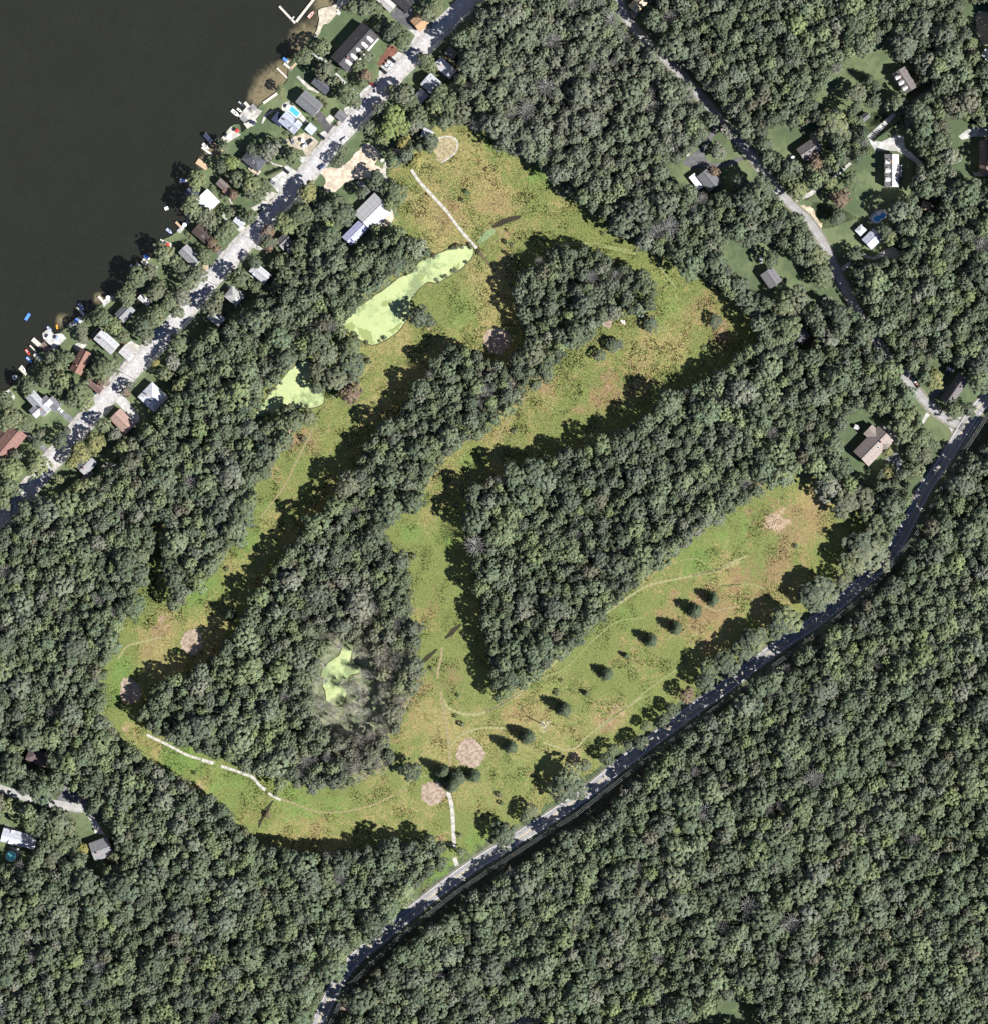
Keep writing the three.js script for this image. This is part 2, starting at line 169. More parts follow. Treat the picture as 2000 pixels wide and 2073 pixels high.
// ---------------------------------------------------------------- surfaces laid on the ground: [outline, colour (sRGB), kind]
const CONC = [205, 203, 198], ASPH = [128, 127, 130], SAND = [214, 196, 168], PATIO = [205, 200, 190];
const PAVED = [
  ['parking_strip', poly(A, [1440, 262, 1385, 205, 1310, 225, 1240, 230, 1290, 270, 1250, 345, 1170, 390, 1090, 460, 1035, 500, 1010, 560, 1010, 610, 940, 650, 880, 700, 850, 740, 905, 770, 1020, 765, 1140, 640, 1330, 430]), CONC],
  ['driveway', poly(A, [1115, 130, 1100, 105, 1140, 60, 1180, 10, 1240, 60, 1290, 105, 1265, 165, 1310, 225, 1245, 228]), ASPH],
  ['parking_strip', poly(A, [745, 830, 780, 815, 830, 880, 790, 960, 760, 960, 620, 1080, 560, 1020, 600, 1000, 640, 1060, 740, 930, 760, 890]), CONC],
  ['driveway', poly(A, [515, 870, 560, 840, 620, 920, 690, 985, 630, 1040, 560, 950]), [118, 114, 114]],
  ['patio', poly(A, [270, 800, 300, 780, 330, 775, 420, 870, 470, 930, 450, 950, 400, 900, 330, 860, 270, 850]), PATIO],
  ['driveway', poly(B, [1090, 620, 1160, 600, 1260, 560, 1340, 600, 1400, 650, 1320, 760, 1280, 800, 1250, 730, 1150, 700, 1090, 660]), [196, 182, 160]],
  ['driveway', poly(B, [1200, 790, 1300, 790, 1350, 830, 1260, 920, 1240, 850]), CONC],
  ['driveway', poly(B, [1085, 870, 1110, 880, 1215, 950, 1180, 1000, 1030, 1180, 1010, 1130, 935, 1040, 950, 1000, 1040, 940]), CONC],
  ['driveway', poly(B, [840, 1180, 930, 1150, 940, 1190, 900, 1260, 940, 1290, 860, 1280, 790, 1310, 750, 1280, 850, 1230]), PATIO],
  ['dock_terrace', poly(B, [635, 400, 720, 300, 760, 310, 860, 355, 800, 430, 775, 500, 715, 510, 690, 470]), PATIO],
  ['dock_terrace', poly(B, [565, 500, 655, 580, 525, 660, 460, 625]), PATIO],
  ['parking_lot', poly(F, [70, 580, 210, 530, 340, 520, 470, 410, 540, 340, 650, 420, 600, 500, 665, 540, 670, 600, 480, 610, 370, 650, 300, 710, 210, 700, 230, 630, 190, 570, 120, 640]), [224, 205, 182]],
  ['parking_lot', poly(F, [660, 850, 735, 860, 752, 900, 720, 960, 640, 990, 590, 980, 600, 940]), [214, 196, 174]],
  ['driveway', poly(C, [725, 930, 780, 865, 850, 910, 800, 985]), [200, 180, 150]],
  ['driveway', poly(C, [1030, 900, 1070, 885, 1190, 960, 1140, 980]), CONC],
  ['driveway', poly(C, [1200, 690, 1240, 660, 1360, 740, 1300, 740]), CONC],
  ['driveway', poly(C, [880, 760, 960, 740, 1000, 800, 940, 840]), [150, 150, 152]],
  ['terrace', poly(C, [515, 555, 615, 450, 645, 470, 545, 580]), CONC],
  ['terrace', poly(C, [985, 1075, 1060, 1085, 1165, 1150, 1130, 1180, 1010, 1110]), CONC],
  ['terrace', poly(C, [1215, 985, 1245, 970, 1355, 1045, 1330, 1062]), CONC],
  ['driveway', poly(C, [1085, 545, 1130, 505, 1210, 540, 1150, 590]), PATIO],
  ['driveway', poly(D, [1190, 700, 1260, 660, 1390, 740, 1330, 800, 1280, 770]), PATIO],
  ['driveway', poly(D, [1215, 820, 1290, 800, 1300, 840, 1170, 950, 1140, 910]), [150, 150, 155]],
  ['driveway', poly(D, [1080, 950, 1130, 930, 1160, 960, 1010, 1100, 1000, 1060]), [168, 166, 165]],
  ['terrace', poly(D, [640, 520, 760, 425, 805, 470, 745, 525]), CONC],
  ['terrace', poly(D, [975, 290, 1065, 220, 1095, 250, 1000, 335]), CONC],
  ['terrace', poly(D, [410, 590, 470, 545, 520, 600, 600, 590, 640, 640, 520, 750, 480, 700, 420, 640]), CONC],
  ['terrace', poly(D, [0, 1200, 90, 1130, 150, 1190, 110, 1250, 0, 1260]), PATIO],
  ['side_street', poly(E, [1070, 200, 1130, 180, 1240, 300, 1340, 440, 1330, 490, 1280, 510, 1200, 390, 1060, 260, 1020, 250]), CONC],
  ['driveway', poly(E, [540, 390, 600, 370, 830, 550, 760, 560, 680, 510]), [165, 165, 168]],
  ['driveway', poly(E, [120, 560, 220, 565, 370, 650, 500, 790, 500, 870, 440, 800, 340, 680, 200, 620]), [170, 170, 172]],
  ['driveway', poly(E, [240, 1030, 300, 1030, 420, 1090, 390, 1140, 280, 1100, 320, 1160, 300, 1230, 160, 1210, 220, 1130]), PATIO],
  ['driveway', poly(H, [330, 105, 400, 110, 440, 85, 455, 100, 390, 180, 340, 190, 300, 140]), [192, 178, 165]],
  ['driveway', poly(J, [440, 250, 500, 240, 470, 310, 380, 460, 350, 520, 370, 590, 450, 620, 560, 610, 680, 560, 740, 545, 750, 565, 640, 625, 500, 660, 330, 670, 240, 670, 140, 620, 170, 580, 250, 520, 350, 440]), [140, 138, 140]],
  ['driveway', poly(J, [1200, 970, 1350, 900, 1500, 790, 1640, 700, 1740, 610, 1770, 620, 1640, 730, 1500, 830, 1380, 930, 1230, 990]), PATIO],
  ['gravel_pad', poly(J, [1160, 1040, 1260, 1010, 1400, 1060, 1430, 1150, 1490, 1200, 1420, 1260, 1370, 1260, 1280, 1150]), SAND],
  ['patio', poly(J, [1155, 540, 1210, 535, 1260, 600, 1250, 640, 1190, 600]), CONC],
  ['driveway', poly(K, [565, 410, 850, 150, 880, 180, 640, 430]), CONC],
  ['driveway', poly(K, [565, 410, 620, 400, 660, 460, 720, 470, 890, 390, 960, 410, 980, 540, 1080, 620, 1190, 720, 1150, 740, 1010, 640, 890, 570, 650, 570, 610, 500]), CONC],
  ['driveway', poly(K, [1560, 410, 1640, 350, 1740, 310, 1900, 330, 1900, 420, 1740, 410, 1600, 450]), CONC],
  ['patio', poly(K, [1720, 830, 1800, 790, 1891, 820, 1900, 850, 1760, 845]), CONC],
  ['patio', poly(K, [585, 1300, 660, 1220, 760, 1210, 790, 1260, 720, 1340, 610, 1370]), CONC],
  ['driveway', poly(L, [1120, 690, 1180, 680, 1280, 600, 1300, 625, 1200, 715, 1190, 780, 1130, 760]), CONC],
  ['driveway', poly(L, [1210, 1100, 1260, 1040, 1290, 1030, 1330, 1080, 1260, 1085, 1220, 1110]), CONC],
  ['driveway', poly(L, [1380, 530, 1500, 570, 1600, 500, 1680, 470, 1770, 520, 1720, 600, 1600, 560, 1500, 600, 1400, 570]), PATIO],
  ['driveway', poly(M, [1245, 970, 1290, 890, 1330, 820, 1390, 850, 1340, 880, 1270, 985]), CONC],
  ['driveway', poly(M, [860, 990, 920, 1010, 1040, 1120, 1050, 1190, 960, 1150, 900, 1080]), [170, 168, 168]],
  ['driveway', poly(M, [900, 1330, 1000, 1230, 1060, 1310, 1060, 1400, 960, 1360]), [165, 163, 162]],
  ['driveway', poly(M, [1320, 700, 1440, 630, 1520, 600, 1540, 640, 1420, 700, 1360, 740]), [160, 158, 156]],
  ['road_junction', poly(M, [1400, 850, 1450, 870, 1560, 915, 1680, 920, 1770, 870, 1830, 930, 1720, 1090, 1640, 1230, 1500, 1260, 1530, 1150, 1535, 1060, 1470, 940]), [196, 194, 193]],
  ['cul_de_sac', poly(N, [640, 880, 700, 800, 790, 640, 830, 640, 900, 700, 1010, 780, 1060, 850, 1040, 920, 960, 990, 830, 965, 720, 945]), [160, 158, 160]],
  ['driveway', poly(N, [1000, 960, 1045, 915, 1110, 990, 1180, 1100, 1260, 1240, 1190, 1230, 1140, 1220, 1100, 1080]), CONC],
  ['patio', poly(N, [45, 1180, 60, 1120, 150, 1150, 260, 1200, 230, 1215, 100, 1180]), PATIO],
  ['pool_deck', poly(A, [640, 870, 675, 905, 640, 955, 605, 910]), PATIO],
  ['gravel_pad', poly(I, [1780, 130, 1880, 120, 1900, 440, 1840, 430, 1790, 300]), SAND],
  ['gravel_pad', poly(U, [200, 345, 280, 325, 400, 300, 520, 285, 545, 300, 480, 345]), [190, 184, 176]],
  ['gravel_pad', poly(view(600, 1700, 3.782), [420, 1230, 540, 1260, 500, 1300, 330, 1300]), [190, 172, 150]],
  ['walkway', poly(A, [495, 415, 520, 410, 640, 480, 600, 480]), CONC],
  ['walkway', poly(A, [660, 565, 690, 560, 860, 720, 830, 722]), CONC],
  ['walkway', poly(A, [780, 548, 1000, 285, 1015, 300, 800, 548]), CONC],
  ['planting_bed', poly(A, [1000, 500, 1010, 470, 1110, 345, 1160, 380, 1030, 500]), [170, 112, 92]],
  ['walkway', poly(A, [380, 590, 400, 580, 490, 665, 560, 690, 545, 715, 470, 680]), PATIO],
];
PAVED.push(['driveway', poly(D, [880, 1240, 960, 1130, 1010, 1075, 1050, 1100, 935, 1250]), CONC], ['driveway', poly(C, [1050, 690, 1165, 600, 1200, 620, 1080, 740]), CONC], ['patio', poly(E, [50, 205, 90, 180, 150, 260, 120, 300, 60, 260]), PATIO], ['patio', poly(D, [700, 700, 760, 680, 840, 700, 800, 740, 740, 760]), PATIO], ['walkway', poly(C, [945, 385, 965, 380, 990, 430, 1110, 525, 1095, 545, 960, 430]), PATIO], ['walkway', poly(B, [895, 800, 960, 850, 1060, 880, 1055, 895, 950, 865, 885, 815]), PATIO], ['walkway', poly(B, [940, 350, 1000, 345, 905, 395, 870, 470, 850, 470, 880, 390]), PATIO],
  ['patio', poly(B, [680, 850, 700, 840, 760, 900, 745, 915]), PATIO], ['driveway', poly(C, [470, 1400, 510, 1330, 600, 1330, 620, 1360, 560, 1418]), CONC], ['driveway', poly(D, [1640, 440, 1700, 380, 1800, 400, 1740, 470]), CONC], ['patio', poly(C, [1350, 200, 1400, 170, 1480, 200, 1400, 260]), PATIO], ['walkway', poly(B, [540, 1190, 560, 1200, 580, 1250, 565, 1255]), PATIO], ['driveway', poly(I, [1150, 970, 1210, 920, 1330, 850, 1350, 880, 1230, 960, 1170, 1000]), [150, 152, 160]], ['patio', poly(N, [100, 1380, 180, 1390, 250, 1420, 230, 1500, 190, 1430]), PATIO]);
const BEACH = [poly(A, [548, 80, 570, 62, 640, 48, 690, 20, 715, -60, 830, -60, 770, 20, 720, 70, 690, 110, 625, 180, 590, 190, 540, 290, 515, 285, 545, 215, 555, 150])];

// ---------------------------------------------------------------- buildings: [view, cx, cy, length, width, angle, roof type, eave m, rise m, roof colour, wall colour, label, extras]
const HOUSES = [
  [A, 828, 362, 350, 158, -47.8, 'gable', 6.2, 3.6, [84, 80, 84], [190, 186, 178], 'long lodge with five small dormers on its dark roof, by the beach lawn', { dormers: [5, 1, 2.3], chimney: 0 }],
  [A, 1327, 168, 88, 104, -40, 'gable', 3, 1.6, [196, 158, 120], [205, 190, 170], 'tan roofed garage at the end of an asphalt drive'],
  [A, 1062, 12, 150, 62, 42, 'gable', 3.4, 1.8, [200, 196, 192], [200, 195, 190], 'pale roofed house beside parked cars on an asphalt drive'],
  [A, 1205, 5, 130, 100, 42, 'gable', 4, 2, [62, 60, 66], [180, 175, 170], 'black roofed house behind the asphalt drive'],
  [A, 576, 648, 132, 76, 40, 'gable', 4.6, 1.8, [104, 103, 112], [195, 192, 188], 'narrow grey roofed house on a tree lined footpath to the lake'],
  [A, 482, 792, 168, 112, 40, 'gable', 5.4, 1.9, [128, 128, 130], [190, 186, 182], 'wide grey gabled house above a long asphalt drive, next to the pool'],
  [A, 335, 940, 150, 92, 40, 'gable', 5.2, 2, [176, 182, 194], [200, 200, 200], 'pale blue grey house with cross wing beside the rectangular pool', { wing: [30, -8, 84, 70, 0] }],
  [A, 492, 985, 66, 62, 40, 'flat', 2.9, 0, [188, 192, 200], [200, 200, 200], 'square pale garage behind the pool house'],
  [A, 726, 886, 72, 62, 40, 'gable', 2.8, 1.1, [134, 132, 134], [175, 172, 168], 'small grey garage standing by the kerb of the lakeside road'],
  [A, 1520, 520, 150, 74, 42, 'gable', 4.4, 1.6, [200, 198, 202], [205, 202, 198], 'pale roofed house farthest up the wooded side of the lakeside road'],
  [A, 1425, 652, 140, 108, 42, 'gable', 5, 2, [176, 178, 182], [198, 195, 190], 'broad silver grey house with side wing below the wood', { wing: [-52, -14, 50, 44, 0] }],
  [A, 1325, 745, 105, 70, -46, 'gable', 4, 1.6, [186, 184, 184], [190, 186, 180], 'small light grey house half hidden under trees by the road bend'],
  [A, 1568, 402, 70, 56, 40, 'gable', 3.4, 1.4, [140, 136, 132], [180, 175, 170], 'tiny grey cottage tucked among trees at the wood edge'],
  [A, 1382, 1022, 74, 60, 25, 'gable', 2.6, 1, [192, 194, 198], [190, 190, 190], 'white metal shed at the tip of the straw coloured oval'],
  [B, 785, 818, 190, 140, 40, 'hip', 5, 2.4, [98, 98, 106], [190, 186, 180], 'dark hip roofed house with a railed timber deck', { deck: [60, 75, 110, 60], skylight: 1 }],
  [B, 478, 1058, 96, 62, 42, 'gable', 4, 1.4, [138, 124, 118], [170, 160, 150], 'brown grey cottage shaded by tall trees near the shore'],
  [B, 528, 1122, 72, 62, 42, 'gable', 3.6, 1.3, [150, 118, 104], [170, 150, 140], 'reddish brown annexe behind the shaded cottage'],
  [B, 336, 1212, 164, 150, 46, 'flat', 4.2, 0, [226, 226, 224], [205, 205, 202], 'square white flat roofed house on the shore'],
  [C, 1112, 466, 96, 54, 38, 'gable', 2.7, 0.9, [205, 208, 216], [200, 200, 200], 'small white garage beside the narrow stone path'],
  [C, 775, 585, 190, 118, 42, 'gable', 5, 2.1, [92, 76, 68], [190, 160, 132], 'brown roofed house with tan edges behind a white terrace on the shore', { deck: [-70, 40, 60, 60], skylight: 1 }],
  [C, 640, 795, 190, 104, 46, 'gable', 4.8, 2.1, [164, 164, 166], [200, 198, 192], 'grey and white gabled house above the blue canopied boat'],
  [C, 1542, 655, 112, 104, -42, 'gable', 4.4, 2.2, [150, 146, 146], [205, 202, 198], 'white house by rust coloured trees across the lakeside road'],
  [C, 1312, 960, 176, 98, 40, 'gable', 4.6, 1.9, [190, 190, 194], [205, 203, 200], 'light grey house with lawn and long paved walk across the road', { wing: [-52, 18, 50, 60, 0] }],
  [C, 1062, 1180, 140, 112, 40, 'hip', 4.6, 2.1, [172, 170, 168], [200, 196, 190], 'hip roofed pale house with a white terrace facing a tan lawn'],
  [C, 202, 1216, 112, 46, 40, 'gable', 2.8, 0.9, [210, 208, 206], [200, 198, 195], 'narrow white shed lost among lakeside trees'],
  [D, 1200, 388, 150, 104, -46, 'gable', 4.8, 2, [152, 152, 154], [196, 193, 188], 'grey two part house above the jutting white terrace', { wing: [-50, 14, 60, 80, 0] }],
  [C, 890, 1390, 130, 92, 40, 'gable', 4.4, 1.8, [182, 180, 180], [200, 198, 194], 'white gabled house opposite a pull in at the bend'],
  [D, 1025, 672, 210, 116, 42, 'gable', 5.2, 2.2, [190, 189, 190], [205, 203, 200], 'white grey house with a dark lakeward deck', { deck: [-125, 0, 60, 110], wing: [40, -20, 60, 80, 90] }],
  [D, 1210, 772, 108, 92, 42, 'flat', 2.9, 0, [178, 176, 174], [190, 188, 184], 'flat grey garage beside the road with a car parked outside'],
  [D, 778, 862, 220, 112, 118, 'gable', 5, 2.2, [150, 112, 98], [180, 160, 145], 'reddish brown roofed house with a round bay', { chimney: 1 }],
  [D, 905, 1086, 168, 66, 40, 'gable', 3, 1.3, [136, 108, 102], [170, 150, 140], 'long narrow brown garage reaching from the brown house to the road'],
  [D, 372, 1262, 240, 96, 48, 'gable', 5.6, 2.4, [172, 172, 176], [205, 204, 202], 'large pale grey many gabled house with a curved terrace', { wing: [40, 0, 90, 210, 0], chimney: 1 }],
  [D, 514, 1268, 112, 94, 42, 'gable', 3.4, 1.2, [136, 136, 142], [205, 205, 205], 'grey garage with white trim at the head of a paved drive'],
  [D, 1468, 1200, 200, 186, 44, 'hip', 5, 2.8, [206, 208, 212], [205, 203, 200], 'square white pyramid roofed house in the junction corner', { skylight: 1 }],
  [E, 1178, 490, 200, 132, 46, 'gable', 4.6, 2, [186, 156, 142], [200, 180, 165], 'pinkish tan roofed house beside the curving side street', { deck: [66, 72, 80, 40] }],
  [E, 92, 686, 300, 170, -50, 'gable', 5, 2.4, [152, 114, 104], [190, 180, 170], 'long reddish roofed house at the end of a grey drive'],
  [E, 826, 896, 156, 136, -46, 'gable', 4.6, 2.4, [158, 156, 160], [205, 204, 200], 'gabled house with timber deck under twin yellow green trees', { deck: [-70, 86, 110, 46] }],
  [F, 592, 868, 214, 190, -45, 'gable', 4.4, 2.6, [186, 184, 184], [205, 203, 200], 'broad white barn roofed hall by the gravel car park'],
  [F, 456, 1022, 186, 88, -45, 'gable', 3.6, 1.3, [172, 176, 204], [200, 200, 205], 'long lavender grey roofed building joined to the hall'],
  [F, 516, 676, 112, 36, 52, 'flat', 2.6, 0, [150, 148, 152], [190, 190, 190], 'narrow grey trailer under dark trees by the car park'],
  [J, 1362, 486, 196, 136, -34, 'gable', 5, 2.6, [138, 130, 128], [200, 195, 188], 'gabled house with a round above ground pool on the lawn'],
  [J, 402, 772, 176, 140, 52, 'gable', 4.6, 2, [122, 122, 126], [180, 176, 172], 'charcoal roofed house inside the loop drive'],
  [J, 280, 790, 146, 60, 52, 'flat', 3, 0, [226, 224, 220], [205, 203, 200], 'white flat roofed annexe of the loop drive house'],
  [I, 1088, 772, 216, 136, 58, 'gable', 5.4, 3, [132, 124, 122], [190, 184, 178], 'house with three white dormers above the sloping lawn', { dormers: [3, 1, 2.4], chimney: 0 }],
  [I, 718, 1112, 64, 52, -40, 'gable', 2.4, 1, [120, 118, 118], [160, 155, 150], 'small grey garden shed near the toothed hedge'],
  [K, 832, 788, 340, 142, 90, 'gable', 5.4, 3, [196, 190, 184], [205, 203, 200], 'large pale house with three dormers beside the white forecourt', { dormers: [3, 1, 2.6], wing: [0, -70, 110, 70, 90] }],
  [K, 1862, 640, 350, 124, 90, 'gable', 5, 2.4, [146, 122, 116], [180, 165, 155], 'long brown roofed house at the edge of the eastern wood'],
  [L, 522, 768, 150, 132, 55, 'gable', 4.6, 1.9, [130, 127, 130], [195, 190, 186], 'grey gabled house alone on a wide lawn'],
  [L, 810, 1318, 112, 108, 45, 'gable', 3.6, 1.6, [136, 134, 137], [180, 176, 172], 'small square grey cottage deep in the wood'],
  [L, 1490, 396, 140, 122, -44, 'gable', 4.8, 1.6, [190, 195, 208], [205, 205, 208], 'pale blue roofed house below the kidney shaped pool'],
  [L, 1382, 310, 74, 66, -44, 'hip', 3, 1.2, [206, 208, 214], [205, 205, 208], 'little white pavilion beside the pale blue house'],
  [M, 790, 1196, 330, 190, -46, 'gable', 5.4, 3.6, [168, 154, 146], [205, 200, 192], 'large many gabled house with a cream front by the road junction', { wing: [80, -20, 110, 250, 0], skylight: 1, chimney: 1 }],
  [M, 1570, 655, 290, 112, -56, 'gable', 5.4, 3, [118, 112, 112], [205, 203, 200], 'long dark and white house near two parked vehicles'],
  [N, 455, 310, 240, 150, 22, 'hip', 4.4, 2, [124, 104, 104], [170, 160, 152], 'brown hip roofed house surrounded by wood'],
  [N, 1215, 1412, 220, 214, -20, 'gable', 4.8, 2.4, [148, 147, 150], [200, 197, 192], 'grey gabled house at the end of the white drive', { wing: [20, 60, 90, 80, 90] }],
  [N, 232, 1290, 400, 150, 14, 'gable', 4.4, 2.2, [196, 198, 206], [205, 204, 202], 'white roofed house next to the round turquoise pool', { wing: [-110, 0, 90, 150, 0] }],
  [H, 432, 36, 156, 96, -42, 'gable', 4.8, 2.2, [214, 192, 160], [200, 190, 178], 'cream roofed house at the top of the wooded lane'],
  [C, 660, 195, 110, 90, 45, 'gable', 3.2, 1.2, [84, 92, 112], [150, 155, 165], 'slate blue boathouse against the white flat roofed house'],
  [B, 1020, 432, 104, 92, 40, 'flat', 4.6, 0, [52, 62, 96], [200, 200, 200], 'navy flat roofed extension on the lake side of the pool house'],
  [C, 1455, 1105, 70, 66, 20, 'gable', 2.6, 1, [110, 110, 120], [150, 150, 150], 'small slate shed hidden at the wood edge'],
  [E, 24, 600, 96, 70, -50, 'gable', 3, 1.2, [150, 120, 115], [180, 165, 160], 'small reddish shed beside the long reddish roofed house'],
  [M, 635, 1015, 34, 30, 20, 'gable', 2, 0.7, [205, 205, 205], [200, 200, 200], 'tiny white shed on the lawn of the many gabled house'],
  [K, 1215, 1170, 90, 80, 20, 'hip', 2.6, 1.2, [190, 165, 140], [180, 165, 150], 'tan roofed garden pavilion in a gap among the eastern trees'],
  [C, 1600, 735, 60, 50, -42, 'gable', 2.6, 0.9, [158, 158, 178], [190, 190, 195], 'small lilac roofed shed behind the white house by rust coloured trees'],
  [I, 1878, 522, 80, 78, 40, 'gable', 4, 1.4, [216, 216, 214], [205, 203, 200], 'white roofed hut by the pale gravel clearing'],
];

// ---------------------------------------------------------------- masks: where nothing tall grows, what the ground is
const MW = 2048, maskOf = (draw) => { const c = document.createElement('canvas'); c.width = c.height = MW; const g = c.getContext('2d'); g.fillStyle = '#000'; g.fillRect(0, 0, MW, MW); g.lineJoin = 'round'; draw(g); return g.getImageData(0, 0, MW, MW).data; };
const mx = (x) => (x / GD + 0.5) * MW, mpx = MW / GD;
function fillP(g, pts, color, margin = 0) { g.beginPath(); toWorld(pts).forEach(([x, z], i) => (i ? g.lineTo(mx(x), mx(z)) : g.moveTo(mx(x), mx(z)))); g.closePath(); g.fillStyle = color; g.fill(); if (margin) { g.strokeStyle = color; g.lineWidth = margin * 2 * mpx; g.stroke(); } }
function strokeL(g, world, color, w) { g.beginPath(); world.forEach(([x, z], i) => (i ? g.lineTo(mx(x), mx(z)) : g.moveTo(mx(x), mx(z)))); g.strokeStyle = color; g.lineWidth = w * mpx; g.stroke(); }
const houseWorld = HOUSES.map(([f, x, y, l, w, a]) => { const [u, v] = f(x, y), h = P(u, v, 5), k = MPP / f.s; return { x: h[0], z: h[1], l: l * k, w: w * k, a: a * Math.PI / 180 }; });
const houseCorners = (h, m = 0) => [[-1, -1], [1, -1], [1, 1], [-1, 1]].map(([i, j]) => { const a = i * (h.l / 2 + m), b = j * (h.w / 2 + m), c = Math.cos(h.a), s = Math.sin(h.a); return [h.x + a * c - b * s, h.z + a * s + b * c]; });
const clear = maskOf((g) => {
  for (const m of MEADOWS) fillP(g, m, '#fff', 2.2);
  fillP(g, ISLAND, '#000');
  fillP(g, GAP, '#fff', 0.5); fillP(g, SWAMP, '#fff', 2.5); fillP(g, POND_BANK, '#fff', 1); fillP(g, MARSH, '#fff', 0.5);
  for (const p of [LAKE, POND1, POND2, YARDS]) fillP(g, p, '#fff', 2);
  for (const p of LAWNS) fillP(g, p, '#fff', 2.6);
  for (const [, p] of PAVED) fillP(g, p, '#fff', 2.5);
  for (const r of Object.values(ROADS)) strokeL(g, r.world, '#fff', r.w + 6);
  for (const [lim, off, wd] of [[400, 5.5, 11], [85, 8.5, 14]]) { const o = ROADS.south.world.filter(([x]) => x < lim); strokeL(g, o.map(([x, z], i) => { const a = o[Math.max(0, i - 1)], b = o[Math.min(o.length - 1, i + 1)], l = Math.hypot(b[0] - a[0], b[1] - a[1]); return [x + (b[1] - a[1]) / l * off, z - (b[0] - a[0]) / l * off]; }), '#fff', wd); }
  { const o = ROADS.east.world; strokeL(g, o.map(([x, z]) => [x + 3.2, z + 1]), '#fff', 7.5); }
  fillP(g, poly(V, [795, 985, 805, 940, 830, 895, 865, 862, 940, 830, 960, 890, 905, 930, 890, 965, 888, 1002, 850, 990, 815, 980]), '#fff', 1);
  fillP(g, poly(M, [1700, 850, 1990, 640, 2050, 1000, 1900, 1180, 1700, 1330, 1600, 1250]), '#fff');
  for (const h of houseWorld) { g.beginPath(); houseCorners(h, 5.4).forEach(([x, z], i) => (i ? g.lineTo(mx(x), mx(z)) : g.moveTo(mx(x), mx(z)))); g.closePath(); g.fillStyle = '#fff'; g.fill(); }
});
const edgeMask = maskOf((g) => { for (const m of MEADOWS) fillP(g, m, '#fff', 7.5); for (const r of [ROADS.lake]) strokeL(g, r.world, '#000', 20); });
const kind = maskOf((g) => {                          // red meadow, green lawn, blue bare strip
  for (const m of MEADOWS) fillP(g, m, '#f00', 5);
  fillP(g, GAP, '#f00', 2); fillP(g, POND_BANK, '#f00', 3); fillP(g, poly(V, [795, 985, 805, 940, 830, 895, 865, 862, 940, 830, 960, 890, 905, 930, 890, 965, 888, 1002, 850, 990, 815, 980]), '#f00', 2);
  fillP(g, YARDS, '#0f0', 1); for (const p of LAWNS) fillP(g, p, '#0f0', 2);
  for (const k of ['east', 'south', 'lane']) strokeL(g, ROADS[k].world, '#0f0', ROADS[k].w + 8);
});
const at = (m, x, z, ch = 0) => { const i = Math.floor(mx(x)), j = Math.floor(mx(z)); return i < 0 || j < 0 || i >= MW || j >= MW ? 0 : m[(j * MW + i) * 4 + ch]; };

